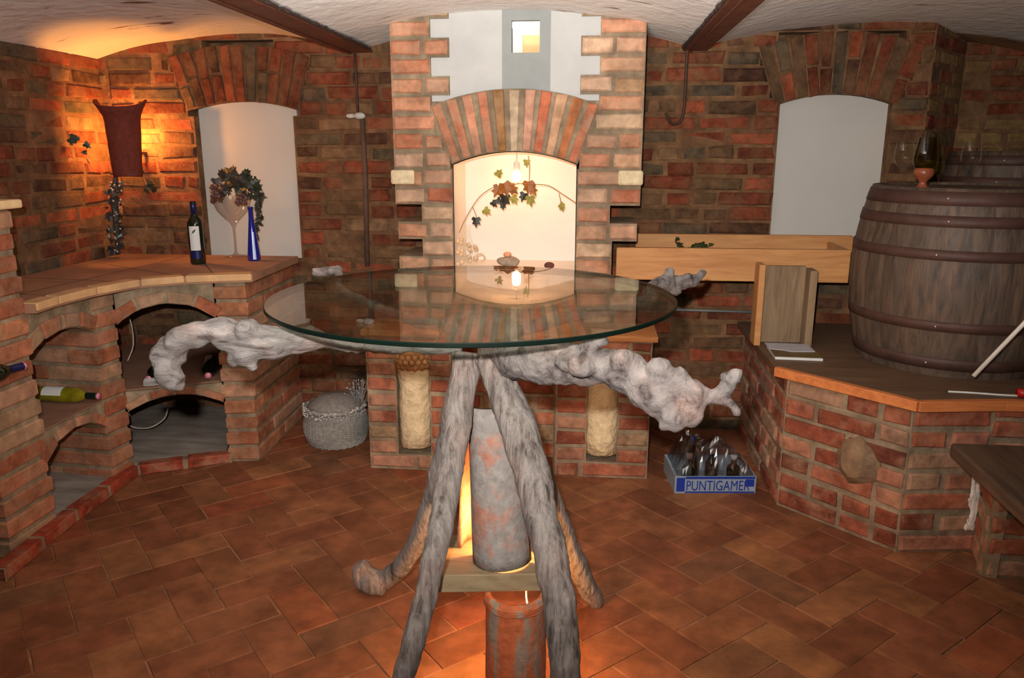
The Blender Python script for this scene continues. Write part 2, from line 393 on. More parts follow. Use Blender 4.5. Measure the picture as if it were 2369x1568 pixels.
# beams
for i, (xa, xb, zz) in enumerate(((-1.375, -1.21, 2.112), (0.455, 0.58, 2.10))):
    mb = MB(); xm = (xa + xb)/2
    mb.box(xa, xb, -0.6, DB + 0.02, zz, zz + 0.014); mb.box(xm - 0.006, xm + 0.006, -0.6, DB + 0.02, zz + 0.014, zz + 0.09)
    mb.box(xa + 0.035, xa + 0.045, -0.6, DB, zz - 0.008, zz)
    lab = ['rusty brown steel ceiling beam left of the chimney', 'rusty brown steel ceiling beam right of the chimney'][i]
    bo = bevel(tag(mb.build('ceiling_beam', M_RUST), lab, 'beam', 'steel beams carrying the vaults'), 0.003)
    ex = xb + 0.006 if i == 0 else xa - 0.006; mb = MB(); ys_ = [2.6 + 1.72*k/70 for k in range(71)]
    mb.tube([(ex + 0.01*noise.noise(Vector((y*16, i*5, 0))), y, zz + 0.012 + 0.008*noise.noise(Vector((y*22, 3, i)))) for y in ys_], [0.006 + 0.007*abs(noise.noise(Vector((y*19, 7, i)))) for y in ys_], 7)
    pe = mb.build('plaster_edge', plain('dark_plaster_edge_%d' % i, rgb(60, 44, 36), 0.9, var=0.5, scale=30), bo); pe['label'] = 'dark ragged plaster edge along the beam'  # dark brown mottled strip along the beam side
# ------------------------------------------------------------------ chimney with lit niche
CY = 3.95; CX0, CX1 = -1.0, 0.237; CC = -0.39
NR = 0.82; NCZ = 1.590 - NR; NH = 0.3135; NSP = NCZ + math.sqrt(NR*NR - NH*NH); NFZ = 0.995; RO = NR + 0.297; AM = math.asin(NH/NR) + 0.0
XX = 0.405
chim = thing('chimney', 'salmon brick chimney breast with a lit arched niche behind the glass table', 'chimney', (CC, CY, 0))
mb = MB(); O = Vector((0, CY, 0))
def chim_iv(z, k):
    k = round((z - 2.08)/0.0885)
    if z > 1.36: iv = [(CX0, CX1)]
    elif z < 1.15: iv = [(CX0 + 0.01 if k % 2 == 0 or z < 1 else -0.865, 0.105)]
    elif k % 2 == 0: iv = [(CX0 + 0.01, CX1 - 0.01)]
    else: iv = [(-0.865, 0.09)]
    if NFZ < z < NSP: iv = cut(iv, CC - NH, CC + NH)
    elif z >= NSP:
        h = 0
        d = RO*RO - (z - NCZ)**2
        if d > 0: h = min((z - NCZ)*math.tan(AM), math.sqrt(d))
        if z > 1.80: h = max(h, 0.412 if k % 2 else 0.32)
        if h: iv = cut(iv, CC - h, CC + h)
    return iv
rows(mb, O, X3, Z3, -Y3, 2.08 - 0.0885*23.5, 2.40, chim_iv, PAL_CHIM, pitch=0.0885, bh=0.066, bl=0.29, joint=0.018, out=0.014, oj=0.004, dep=0.02, mdep=0.40, ch=0.008, j=0.004, hdr=0.35)
vc = [rgb(*c) for c in ((176,120,92),(186,122,92),(190,130,104),(182,112,84),(158,112,66),(190,168,140),(188,142,118),(182,104,76),(188,146,114),(172,108,70),(180,112,84),(190,140,112),(184,120,90))]
voussoirs(mb, O, X3, Z3, -Y3, CC, NCZ, NR, RO, AM, 11, PAL_CHIM, colors=vc, out=0.016, gap=0.022, mdep=0.09)
for sx in (-1, 1): mb.box(*sorted((CC + sx*(NH + 0.012), CC + sx*0.47)), CY + 0.012, CY + 0.3, 1.45, 1.83, 1, PAL_MORT[0][0])
mb.build('brickwork', [M_CHIM, M_MORT], chim)
# pale stones set in the sides
for x, z in ((-0.955, 1.463), (0.185, 1.463)):
    mb = MB(); mb.box(x - 0.062, x + 0.062, CY - 0.022, CY + 0.03, z - 0.036, z + 0.036)
    o = bevel(mb.build('pale_stone', plain('pale_stone_%d' % (x > 0), rgb(214, 196, 160), 0.9, scale=30), chim), 0.012); o['label'] = 'cream stone set among the bricks'
# niche lining
mb = MB(); n = 20; yb = 4.34
prof = [(CC - NH + 0.004, NFZ)] + [(CC + (NR - 0.004)*math.sin(-AM + 2*AM*k/n)*0.99, NCZ + (NR - 0.004)*math.cos(-AM + 2*AM*k/n)) for k in range(n + 1)] + [(CC + NH - 0.004, NFZ)]
m = len(prof); f0 = [Vector((x, CY + 0.015, z)) for x, z in prof]; f1 = [Vector((x, yb, z)) for x, z in prof]
o1 = [Vector((CC + (x-CC)*1.0 + (0.02 if x > CC else -0.02), CY + 0.015, z + 0.0 if z < NSP - 0.01 else z + 0.02)) for x, z in prof]
mb.add(f0 + f1, [(k, k+1, m+k+1, m+k) for k in range(m - 1)] + [(m-1, 0, m, 2*m-1)] + [tuple(range(m, 2*m))])
lin = mb.build('niche_lining', M_LINING, chim); lin['label'] = 'white plaster lining of the lit niche'
# plastered field above the arch
mb = MB(); pts = [(CC - 0.42, 1.80), (CC + 0.42, 1.80), (CC + 0.42, 2.32), (CC - 0.42, 2.32)]
hx0, hx1, hz0, hz1 = W(1183, 120, Y=CY).x, W(1248, 120, Y=CY).x, W(1215, 121, Y=CY).z, W(1215, 46, Y=CY).z
px0, px1 = W(1161, 120, Y=CY).x, W(1273, 120, Y=CY).x
def frame_wall(mb, x0, x1, z0, z1, a0, a1, b0, b1, y, t):
    mb.box(x0, a0, y, y + t, z0, z1); mb.box(a1, x1, y, y + t, z0, z1)
    mb.box(a0, a1, y, y + t, z0, b0); mb.box(a0, a1, y, y + t, b1, z1)
frame_wall(mb, CC - 0.42, CC + 0.42, 1.70, 2.34, hx0, hx1, hz0, hz1, CY + 0.016, 0.1)
o = mb.build('plaster_field', M_PANEL, chim); o['label'] = 'smooth white plaster field above the arch'
mb = MB(); frame_wall(mb, px0, px1, 1.86, 2.30, hx0, hx1, hz0, hz1, CY + 0.008, 0.02)
o = mb.build('vent_plate', plain('zinc_plate', rgb(128, 132, 130), 0.6, 0.1, var=0.08, scale=8), chim); o['label'] = 'grey zinc plate with a square opening'
# shaft behind the opening: white reveal and ochre wall, daylight put in as a weak glow
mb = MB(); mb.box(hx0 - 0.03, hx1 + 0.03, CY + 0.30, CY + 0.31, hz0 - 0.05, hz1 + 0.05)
o = mb.build('shaft_wall', emis('ochre_wall_glow', rgb(226, 168, 112), 0.35), chim)
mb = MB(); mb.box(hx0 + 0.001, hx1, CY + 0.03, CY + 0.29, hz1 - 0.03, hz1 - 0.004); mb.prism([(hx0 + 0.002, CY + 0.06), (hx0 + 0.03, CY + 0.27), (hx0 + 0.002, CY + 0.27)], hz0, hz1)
mb.build('shaft_reveal', emis('white_reveal_glow', rgb(250, 245, 235), 0.7), chim)
# lower fireplace in front of the chimney
BY = 3.66; BX0, BX1 = -1.105, 0.305; BT = 0.735
fp = thing('fireplace', 'low brick fireplace with two stone columns under the chimney', 'fireplace', (CC, BY, 0))
mb = MB(); O = Vector((0, BY, 0))
def base_iv(z, k):
    iv = [(BX0, -0.675), (-0.155, BX1)]
    if z > 0.62: iv = [(BX0, BX1)]
    if 0.12 < z < 0.62: iv = cut(cut(iv, -0.955, -0.785), 0.0, 0.15)
    return iv
rows(mb, O, X3, Z3, -Y3, 0, 0.705, base_iv, PAL_BASE, pitch=0.082, bh=0.062, bl=0.24, joint=0.02, out=0.012, dep=0.02, mdep=0.27, ch=0.008, j=0.004)
mb.build('brickwork', [M_BAR, M_MORT], fp)
mb = MB(); rows(mb, Vector((0, 3.9, 0)), X3, Z3, -Y3, 0, 0.70, lambda z, k: [(-0.70, -0.13)], PAL_BASE, mdep=0.03)
mb.box(-0.675, -0.665, BY, 3.9, 0, 0.7, 1, rgb(110, 90, 70)); mb.box(-0.165, -0.155, BY, 3.9, 0, 0.7, 1, rgb(110, 90, 70))
mb.build('firebox', [M_BAR, M_MORT], fp)
mb = MB(); mb.box(BX0 - 0.02, BX1 + 0.025, BY - 0.02, CY - 0.02, 0.705, BT)
bevel(mb.build('mantel_slab', wood_mat('ochre_slab', rgb(190, 130, 80), rgb(160, 100, 58), rough=0.8), fp), 0.006)
M_STONE = plain('pale_sandstone', rgb(206, 184, 146), 0.95, var=0.2, scale=24, bmp=1.0, bd=0.02)
for cx in (-0.872, 0.075):
    mb = MB(); mb.lathe([(0.085, 0.125), (0.08, 0.2), (0.083, 0.35), (0.078, 0.45), (0.092, 0.52), (0.092, 0.56)], 24, (cx, BY + 0.05, 0))
    c = mb.build('stone_column', M_STONE, fp, smooth=True)
    mb = MB()
    for k in range(3):
        for t in range(9):
            a = PI + PI*(t + 0.5*(k % 2))/8.5; mb.ball((cx + 0.088*math.cos(a), BY + 0.05 + 0.088*math.sin(a), 0.552 + 0.026*k), 0.017, 6)
    mb.lathe([(0.088, 0.535), (0.096, 0.545), (0.088, 0.555), (0.085, 0.61), (0.1, 0.622), (0.1, 0.64)], 24, (cx, BY + 0.05, 0))
    cc = mb.build('carved_capital', plain('brown_carving', rgb(150, 104, 62), 0.9, var=0.35, scale=40), fp, smooth=True); cc['label'] = 'brown carved capital of the column'
# ------------------------------------------------------------------ brick wine rack
rack = thing('wine_rack', 'brick wine rack with two tiers of arched bays along the left wall', 'wine rack', (-2.3, 3.3, 0))
CT = 0.995
def foot_pier(fp_, z0, z1, pitch=0.086, bh=0.07, pal=PAL_RACK, splits=(0.0,), parent=None, name='pier'):
    """pier of full-width courses; fp_ = footprint corners, first edge is the front"""
    mb = MB(); c = Vector((sum(p[0] for p in fp_)/len(fp_), sum(p[1] for p in fp_)/len(fp_)))
    def sc(k): return [(c.x + (p[0]-c.x)*k, c.y + (p[1]-c.y)*k) for p in fp_]
    def shrink(d):
        out = []; n = len(fp_)
        for i in range(n):
            p = Vector(fp_[i]); a = (Vector(fp_[i-1]) - p).normalized(); b = (Vector(fp_[(i+1) % n]) - p).normalized()
            out.append(tuple(p + (a + b)*d))
        return out
    mb.prism(shrink(0.008), z0, z1, 1, PAL_MORT[0][0])
    z = z0; k = 0
    while z < z1 - 0.03:
        h = min(bh, z1 - z - 0.01); j = 0.006; q = [(p[0] + jit(j), p[1] + jit(j)) for p in fp_]
        f = 0.32 if k % 2 else 0.55
        def lerp(a, b, t): return (a[0] + (b[0]-a[0])*t, a[1] + (b[1]-a[1])*t)
        a, b, c2, d = q
        m1, m2 = lerp(a, d, f), lerp(b, c2, f); m3, m4 = lerp(a, d, f + 0.02), lerp(b, c2, f + 0.02)
        for quad in ((a, b, m2, m1), (m3, m4, c2, d)):
            col = pick(pal); cx = sum(p[0] for p in quad)/4; cy = sum(p[1] for p in quad)/4
            lo = z + 0.008; hi = lo + h; ch = 0.008
            ins = [(p[0] + (cx-p[0])*ch/0.12, p[1] + (cy-p[1])*ch/0.12) for p in quad]
            v = [(*p, lo) for p in ins] + [(*p, lo + ch) for p in quad] + [(*p, hi - ch) for p in quad] + [(*p, hi) for p in ins]
            mb.add(v, [(3,2,1,0), (12,13,14,15)] + [(r*4+i, r*4+(i+1)%4, (r+1)*4+(i+1)%4, (r+1)*4+i) for r in range(3) for i in range(4)], 0, col)
        z += pitch; k += 1
    return mb.build(name, [M_RACK, M_MORT], parent)
A0, A1 = (-2.29, 2.86), (-2.29, 3.31); B0, B1 = (-2.27, 3.46), (-1.87, 3.66)
foot_pier([(-2.27, 2.60), (-2.27, 2.87), (-2.80, 2.87), (-2.80, 2.60)], 0.0, 1.375, parent=rack)
foot_pier([A1, B0, (-2.79, 3.62), (-2.79, 3.36)], 0.0, 0.955, parent=rack)
foot_pier([B1, (-1.71, 3.685), (-1.735, 4.385), (-2.12, 4.385)], 0.0, 0.955, parent=rack)
mb = MB(); mb.box(-2.81 + 0.02, -2.235, 2.57, 2.90, 1.375, 1.41)
capo = bevel(mb.build('cap_stone', plain('tan_stone', rgb(216, 186, 140), 0.85, scale=14), rack), 0.008); capo['label'] = 'tan cap stone on the tall end pier'
def arch_panel(P, Q, zs, zc, zt, band, t=0.11, nb=5, z_extra=None, name='arch'):
    P3 = Vector((P[0], P[1], 0)); Q3 = Vector((Q[0], Q[1], 0)); U = (Q3 - P3); L = U.length; U.normalize(); N = U.cross(Z3)
    N = N if N.dot(Vector((0, 0, 0)) - P3 + Vector((0, 1, 0))) > 0 else -N
    rise = zc - zs; R = (L*L/4 + rise*rise)/(2*rise); cz = zc - R; am = math.asin(L/2/R)
    mb = MB(); n = 16
    for i in range(n):
        u0, u1 = L*i/n, L*(i+1)/n
        h0 = cz + math.sqrt(R*R - (u0-L/2)**2); h1 = cz + math.sqrt(R*R - (u1-L/2)**2)
        v = [P3 + U*u + Z3*z + N*d for d in (0, -t) for u, z in ((u0, h0), (u1, h1), (u1, zt), (u0, zt))]
        mb.add(v, [(0,1,2,3), (7,6,5,4), (4,5,1,0), (3,2,6,7)], 1, pick(PAL_MORT, 0.03))
    st = 2*am/nb
    for i in range(nb):
        a0 = -am + i*st + 0.006/R*1.2; a1 = -am + (i+1)*st - 0.006/R*1.2
        q = [(L/2 + r*math.sin(a), cz + r*math.cos(a)) for r, a in ((R + 0.003, a0), (R + 0.003, a1), (R + band, a1), (R + band, a0))]
        if U.cross(Z3).dot(N) < 0: q = q[::-1]
        brick_poly(mb, P3, U, Z3, N, q, 0.012, 0.02, pick(PAL_RACK), 0.006, 0.003)
    # filling bricks of the soffit
    return mb.build(name, [M_RACK, M_MORT], rack)
arch_panel((-2.285, 2.86), A1, 0.775, 0.835, 0.955, 0.07, nb=4)
arch_panel(B0, B1, 0.775, 0.865, 0.955, 0.062, nb=4)
arch_panel((-2.285, 2.86), A1, 0.30, 0.385, 0.435, 0.048, nb=4)
arch_panel(B0, B1, 0.33, 0.395, 0.435, 0.04, nb=4)
# panel left of the tall pier, running on towards the viewer
arch_panel((-2.285, 2.05), (-2.285, 2.60), 0.55, 0.62, 0.70, 0.06, nb=4)
M_SHELF = plain('dusty_clay_slab', rgb(140, 100, 78), 0.9, var=0.2, scale=8)
for poly, z0, z1 in (([(-2.30, 2.86), (-2.30, 3.33), (-2.79, 3.37), (-2.79, 2.86)], 0.405, 0.44), ([(-2.28, 3.48), (-1.89, 3.68), (-2.14, 4.38), (-2.79, 4.38), (-2.79, 3.60)], 0.405, 0.44),
                     ([(-2.30, 2.05), (-2.30, 2.60), (-2.79, 2.60), (-2.79, 2.05)], 0.70, 0.735)):
    mb = MB(); mb.prism(poly, z0, z1); mb.build('shelf', M_SHELF, rack)
foot_pier([(-2.27, 1.80), (-2.27, 2.05), (-2.80, 2.05), (-2.80, 1.80)], 0.0, 0.955, parent=rack)
# dusty grey floors of the lower bays and red kerb bricks
M_DUST = plain('dusty_grey_screed', rgb(146, 134, 124), 0.9, var=0.35, scale=5, stretch=(1, 3, 1))
mb = MB(); mb.prism([(-2.28, 3.48), (-1.89, 3.68), (-2.14, 4.38), (-2.79, 4.38), (-2.79, 3.60)], 0.0, 0.05)
mb.prism([(-2.30, 2.86), (-2.30, 3.33), (-2.79, 3.37), (-2.79, 2.86)], 0.0, 0.045); mb.build('bay_floor', M_DUST, rack)
mb = MB()
kp = [Vector((-2.19, 2.45, 0)), Vector((-2.24, 2.95, 0)), Vector((-2.25, 3.45, 0)), Vector((-1.85, 3.655, 0))]
for a, b in zip(kp, kp[1:]):
    U = b - a; L = U.length; U.normalize(); N = U.cross(Z3); n = max(1, round(L/0.25))
    for i in range(n):
        brick_poly(mb, a, U, Z3, N, [(L*i/n + 0.012, 0.002), (L*(i+1)/n - 0.012, 0.002), (L*(i+1)/n - 0.012, 0.055), (L*i/n + 0.012, 0.055)], 0.012, 0.05, rgb(158, 68, 44), 0.006, 0.003)
    v = [a + U*u + Z3*z + N*d for d in (0.004, -0.05) for u, z in ((0, 0), (L, 0), (L, 0.052), (0, 0.052))]
    mb.add(v, [(0,1,2,3), (3,2,6,7), (4,5,6,7)], 1, rgb(150, 130, 105))
kk = mb.build('kerb', [M_BAR, M_MORT], rack); kk['label'] = 'row of red kerb bricks along the rack foot'
# counter slab of big clay tiles with tan front stones
cpts = [(-2.225, 2.87), (-2.235, 3.02), (-2.215, 3.25), (-2.14, 3.475), (-1.98, 3.60), (-1.68, 3.70), (-1.70, 4.20), (-1.705, 4.388), (-2.79, 4.388), (-2.79, 2.87)]
mb = MB(); mb.prism(cpts, 0.955, CT - 0.002, 0)
mb.build('counter_top', plain('brown_clay_counter', rgb(150, 112, 88), 0.75, var=0.22, scale=6), rack)
mb = MB()
for k in range(5):
    a = Vector((*cpts[k], 0)); b = Vector((*cpts[k+1], 0)); U = b - a; L = U.length; U.normalize(); N = U.cross(Z3)
    v = [a + U*(0.004) + N*0.008, a + U*(L - 0.004) + N*0.008, a + U*(L - 0.01) - N*0.07, a + U*0.01 - N*0.07]
    mb.prism([(p.x, p.y) for p in v], 0.963, CT + 0.003, 0, (1, 1, 1))
eo = bevel(mb.build('edge_stone', plain('tan_edge_stone', rgb(196, 156, 112), 0.8, var=0.2, scale=9), rack), 0.005); eo['label'] = 'tan stones along the counter edge'
mb = MB()   # tile joints on the counter
for (a, b) in (((-2.75, 3.1), (-2.25, 3.06)), ((-2.75, 3.5), (-2.17, 3.42)), ((-2.6, 3.95), (-2.02, 3.62)), ((-2.3, 4.35), (-1.87, 3.68)), ((-2.45, 3.0), (-2.35, 4.3))):
    a = Vector((*a, 0)); b = Vector((*b, 0)); U = (b-a).normalized(); N = U.cross(Z3)*0.003
    mb.prism([tuple((a+N)[:2]), tuple((a-N)[:2]), tuple((b-N)[:2]), tuple((b+N)[:2])], CT - 0.01, CT - 0.0015, 0, rgb(96, 74, 58))
mb.build('tile_joint', M_OLDMORT, rack)

# ------------------------------------------------------------------ brick bar with wooden top on the right
bar = thing('brick_bar', 'knee-high brick bar ledge with wooden top under the barrels', 'bar', (1.4, 3.2, 0))
BH = 0.66
def facet(mb, P, Q, z0, z1, pal=PAL_BAR, **k):
    P3 = Vector((P[0], P[1], 0)); Q3 = Vector((Q[0], Q[1], 0)); U = Q3 - P3; L = U.length; U.normalize(); N = U.cross(Z3)
    rows(mb, P3, U, Z3, N, z0, z1, lambda z, kk: [(0, L)], pal, **k)
R0, R1, R2, R3, R4 = (0.885, 3.43), (1.27, 3.03), (1.585, 3.07), (1.53, 2.87), (2.54, 2.84)
kb = dict(pitch=0.088, bh=0.064, bl=0.27, joint=0.022, out=0.01, dep=0.02, mdep=0.1, ch=0.007, j=0.004, hdr=0.4)
mb = MB(); facet(mb, (0.885, 4.38), R0, 0, BH - 0.035, **kb); facet(mb, R0, R1, 0, BH - 0.035, **kb); facet(mb, R1, R2, 0, BH - 0.035, **kb); facet(mb, R2, (2.54, 3.07), 0.40, BH - 0.035, **kb)
mb.build('brickwork', [M_BAR, M_MORT], bar)
mb = MB(); kb2 = dict(kb); kb2['mdep'] = 0.05; facet(mb, R2, R3, 0, 0.44, **kb2); facet(mb, R3, R4, 0, 0.44, **kb2)
mb.prism([(1.59, 3.06), (1.56, 2.89), (2.47, 2.86), (2.47, 3.06)], 0.30, 0.438, 1, PAL_MORT[0][0])
mb.build('step_brickwork', [M_BAR, M_MORT], bar)
top = [(0.83, 4.385), (0.83, 3.43), (1.265, 2.985), (1.60, 3.03), (2.545, 3.03), (2.545, 4.90), (2.11, 4.90), (1.735, 4.385)]
mb = MB(); mb.prism(top, BH - 0.035, BH)
bevel(mb.build('bar_top', wood_mat('grey_brown_plank', rgb(112, 86, 64), rgb(80, 60, 46)), bar), 0.004)
mb = MB()
for a, b in ((1, 2), (2, 3), (3, 4)):
    P3 = Vector((*top[a], 0)); Q3 = Vector((*top[b], 0)); U = (Q3-P3).normalized(); N = U.cross(Z3)
    q = [P3 + N*0.012, Q3 + N*0.012, Q3 - N*0.02, P3 - N*0.02]; mb.prism([(p.x, p.y) for p in q], BH - 0.04, BH + 0.002)
ef = bevel(mb.build('front_edge', wood_mat('orange_pine_edge', rgb(200, 124, 70), rgb(170, 96, 52)), bar), 0.003); ef['label'] = 'orange-brown front edge of the wooden top'
# boulder in the brickwork and spilled lime
U = (Vector((*R1, 0)) - Vector((*R0, 0))).normalized(); N = U.cross(Z3); c = Vector((*R0, 0)) + U*0.36 + Z3*0.33
ri = 'field_stone'
mb = MB(); nn = 9; v = []
for k in range(nn):
    a = 2*PI*k/nn + 0.2; v.append(c + U*0.098*math.cos(a)*(1+jit(0.1)) + Z3*0.105*math.sin(a)*(1+jit(0.1)) + N*0.008)
v2 = [c + (p - c)*0.6 + N*0.035 for p in v]; v3 = [c + (p-c)*1.05 - N*0.05 for p in v]
mb.add(v + v2 + v3 + [c + N*0.05 + U*0.01 + Z3*0.02], [(k, (k+1) % nn, nn + (k+1) % nn, nn + k) for k in range(nn)] + [(nn + k, nn + (k+1) % nn, 3*nn) for k in range(nn)] + [(2*nn+k, 2*nn+(k+1) % nn, (k+1) % nn, k) for k in range(nn)])
fs = mb.build('field_stone', plain('field_stone', rgb(122, 98, 74), 0.9, var=0.5, scale=12, bmp=1.0, bd=0.02), bar); fs['label'] = 'brown field stone set in the bricks'
mb = MB()
for k in range(60):
    z = random.uniform(0.10, 0.36); t_ = 1 - abs(random.gauss(0, 0.05)) - 0.02; px_ = R1[0] + (R2[0]-R1[0])*t_; py_ = R1[1] + (R2[1]-R1[1])*t_
    mb.ball((px_ - 0.01, py_ - 0.012, z), random.uniform(0.006, 0.014), 6, sc=(0.8, 0.35, random.uniform(1.2, 3)))
ls = mb.build('lime_splash', plain('white_lime', rgb(225, 220, 212), 0.9), bar, smooth=True); ls['label'] = 'white lime splash in the corner of the bricks'

# dark plank bench on the step
bench = thing('plank_bench', 'dark weathered plank bench at the right edge beside the bar', 'bench', (1.9, 2.5, 0))
mb = MB(); mb.prism([(1.40, 2.985), (1.375, 2.30), (1.40, 1.75), (2.3, 1.75), (2.40, 2.985)], 0.442, 0.50)
bevel(mb.build('seat_plank', wood_mat('dark_weathered_plank', rgb(98, 78, 62), rgb(62, 50, 42), stretch=(12, 1, 12), rough=0.45), bench), 0.012, 3)
for x in (1.75, 2.2):
    mb = MB(); mb.box(x, x + 0.09, 1.85, 1.94, 0, 0.442); bevel(mb.build('leg', M_RUST, bench), 0.006)

# ------------------------------------------------------------------ driftwood table with glass top
GC = Vector((-0.33, 2.15, 0)); GR = 0.568; GZ = 1.20
tbl = thing('driftwood_table', 'round glass table on four grey driftwood legs with gnarled arms', 'table', (GC.x, GC.y, 0))
DW1, DW2, DW3 = rgb(140, 134, 131), rgb(122, 114, 110), rgb(84, 76, 73)
M_LEG = driftwood_mat('driftwood_leg', rgb(150, 140, 134), rgb(122, 112, 106), rgb(84, 74, 70), (4.5, 4.5, 0.35), 11, 0.12)
M_ARMX = driftwood_mat('driftwood_arm', DW1, DW2, DW3, (0.5, 2.2, 2.6), 14, 0.5)
M_KNOB = driftwood_mat('driftwood_knobbly_arm', rgb(130, 122, 118), rgb(106, 98, 95), rgb(66, 59, 57), (1, 1, 1), 18)
tx = bpy.data.textures.new('gnarl', 'CLOUDS'); tx.noise_scale = 0.045; tx.noise_depth = 3
tx2 = bpy.data.textures.new('fibre', 'CLOUDS'); tx2.noise_scale = 0.018; tx2.noise_depth = 2
def driftwood(name, paths, knobs, mat, voxel=0.007, amp=0.022, label=None):
    mb = MB(); wob = 0.25 if name == 'leg' else 1.0
    for pts, rad in paths:
        P, R = catmull(pts, rad, 7)
        P = [p + Vector((noise.noise(p*14), noise.noise(p*14 + Vector((9, 0, 0))), noise.noise(p*14 + Vector((0, 7, 0)))))*min(r*0.35, 0.012)*(wob + 0.2) for p, r in zip(P, R)]
        R = [r*(1 + 0.22*wob*noise.noise(p*22)) for p, r in zip(P, R)]
        mb.tube(P, R, 12)
    for c, r in knobs: mb.ball(c, r, 8, sc=(1 + jit(0.2), 1 + jit(0.2), 1 + jit(0.2)))
    o = mb.build(name, mat, tbl, smooth=True)
    m = o.modifiers.new('remesh', 'REMESH'); m.mode = 'VOXEL'; m.voxel_size = voxel; m.use_smooth_shade = True
    d = o.modifiers.new('gnarl', 'DISPLACE'); d.texture = tx; d.strength = amp; d.mid_level = 0.5; d.texture_coords = 'LOCAL'
    d = o.modifiers.new('fibre', 'DISPLACE'); d.texture = tx2; d.strength = 0.006; d.mid_level = 0.5; d.texture_coords = 'LOCAL'
    if label: o['label'] = label
    return o
def PX(l): return [W(x, y, Y=Y) for x, y, Y in l]
# front left leg
driftwood('leg', [(PX([(1082, 815, 2.02), (1072, 900, 1.99), (1055, 1010, 1.94), (1035, 1130, 1.89), (1012, 1250, 1.83), (985, 1370, 1.79), (962, 1470, 1.76)]) + [Vector((-0.475, 1.73, 0.20)), Vector((-0.50, 1.70, 0.0))],
                  [0.042, 0.038, 0.037, 0.036, 0.033, 0.031, 0.031, 0.031, 0.031])], [], M_LEG, amp=0.006)
# rear left leg, ending in a curled foot
driftwood('leg', [(PX([(1075, 850, 2.1), (1050, 960, 2.16), (1022, 1080, 2.23), (990, 1190, 2.32), (950, 1280, 2.42), (900, 1335, 2.50), (862, 1345, 2.52)]),
                  [0.034, 0.036, 0.036, 0.036, 0.034, 0.036, 0.045]),
                 (PX([(890, 1350, 2.50), (845, 1350, 2.50), (828, 1320, 2.50), (850, 1305, 2.50)]), [0.04, 0.03, 0.022, 0.026])],
          [(W(860, 1345, Y=2.50), 0.045), (W(835, 1345, Y=2.50), 0.03)], M_LEG, amp=0.006)
# front right leg
driftwood('leg', [(PX([(1125, 820, 2.0), (1160, 890, 1.98), (1195, 980, 1.94), (1226, 1080, 1.9), (1252, 1190, 1.85), (1276, 1300, 1.81), (1298, 1420, 1.77)]) + [Vector((-0.035, 1.73, 0.22)), Vector((-0.02, 1.70, 0.0))],
                  [0.038, 0.046, 0.05, 0.05, 0.046, 0.045, 0.043, 0.04, 0.04])], [], M_LEG, amp=0.006)
# rear right leg
driftwood('leg', [(PX([(1150, 850, 2.1), (1200, 960, 2.15), (1245, 1080, 2.22), (1290, 1200, 2.32), (1330, 1300, 2.42), (1365, 1370, 2.50), (1383, 1392, 2.53)]),
                  [0.03, 0.032, 0.034, 0.036, 0.038, 0.034, 0.026])], [(W(1378, 1388, Y=2.52), 0.03)], M_LEG, amp=0.006)
# left arm, bending down at its end
driftwood('arm', [(PX([(1070, 812, 2.04), (940, 806, 2.02), (800, 796, 1.98), (700, 788, 1.93), (620, 790, 1.9), (545, 775, 1.88), (490, 772, 1.87), (430, 780, 1.86), (390, 812, 1.86), (385, 850, 1.85), (412, 885, 1.84)]),
                  [0.014, 0.014, 0.018, 0.034, 0.048, 0.044, 0.036, 0.036, 0.04, 0.034, 0.026]),
                 (PX([(408, 868, 1.85), (372, 885, 1.85), (335, 884, 1.85)]), [0.016, 0.012, 0.013])],
          [(W(565, 815, Y=1.87), 0.032), (W(540, 833, Y=1.87), 0.018), (W(584, 845, Y=1.87), 0.014), (W(375, 820, Y=1.85), 0.03), (W(410, 888, Y=1.84), 0.022), (W(345, 884, Y=1.85), 0.013), (W(575, 765, Y=1.87), 0.03)],
          M_ARMX, amp=0.018, label='pale twisted arm reaching left below the glass')
# right arm, knobbly
driftwood('arm', [(PX([(1130, 815, 2.02), (1200, 832, 1.93), (1265, 838, 1.88), (1330, 845, 1.83), (1400, 850, 1.78), (1460, 872, 1.73), (1520, 910, 1.70), (1570, 935, 1.68), (1620, 918, 1.67), (1665, 915, 1.66)]),
                  [0.034, 0.05, 0.058, 0.05, 0.042, 0.05, 0.052, 0.048, 0.026, 0.016]),
                 (PX([(1660, 915, 1.66), (1690, 895, 1.66), (1698, 872, 1.66)]), [0.018, 0.014, 0.02]),
                 (PX([(1665, 922, 1.66), (1695, 935, 1.66), (1708, 962, 1.66)]), [0.016, 0.013, 0.008]),
                 (PX([(1300, 845, 1.8), (1350, 805, 1.77), (1392, 785, 1.75)]), [0.03, 0.024, 0.016])],
          [(W(1345, 842, Y=1.76), 0.04), (W(1440, 835, Y=1.72), 0.034), (W(1525, 857, Y=1.68), 0.028), (W(1568, 880, Y=1.67), 0.026), (W(1600, 905, Y=1.67), 0.034),
           (W(1560, 965, Y=1.66), 0.032), (W(1545, 985, Y=1.66), 0.018), (W(1595, 955, Y=1.66), 0.03), (W(1395, 786, Y=1.75), 0.014), (W(1702, 868, Y=1.66), 0.014), (W(1682, 872, Y=1.66), 0.012), (W(1215, 835, Y=1.9), 0.05), (W(1270, 862, Y=1.86), 0.035)],
          M_KNOB, amp=0.02, label='knobbly whitish arm reaching to the front right')
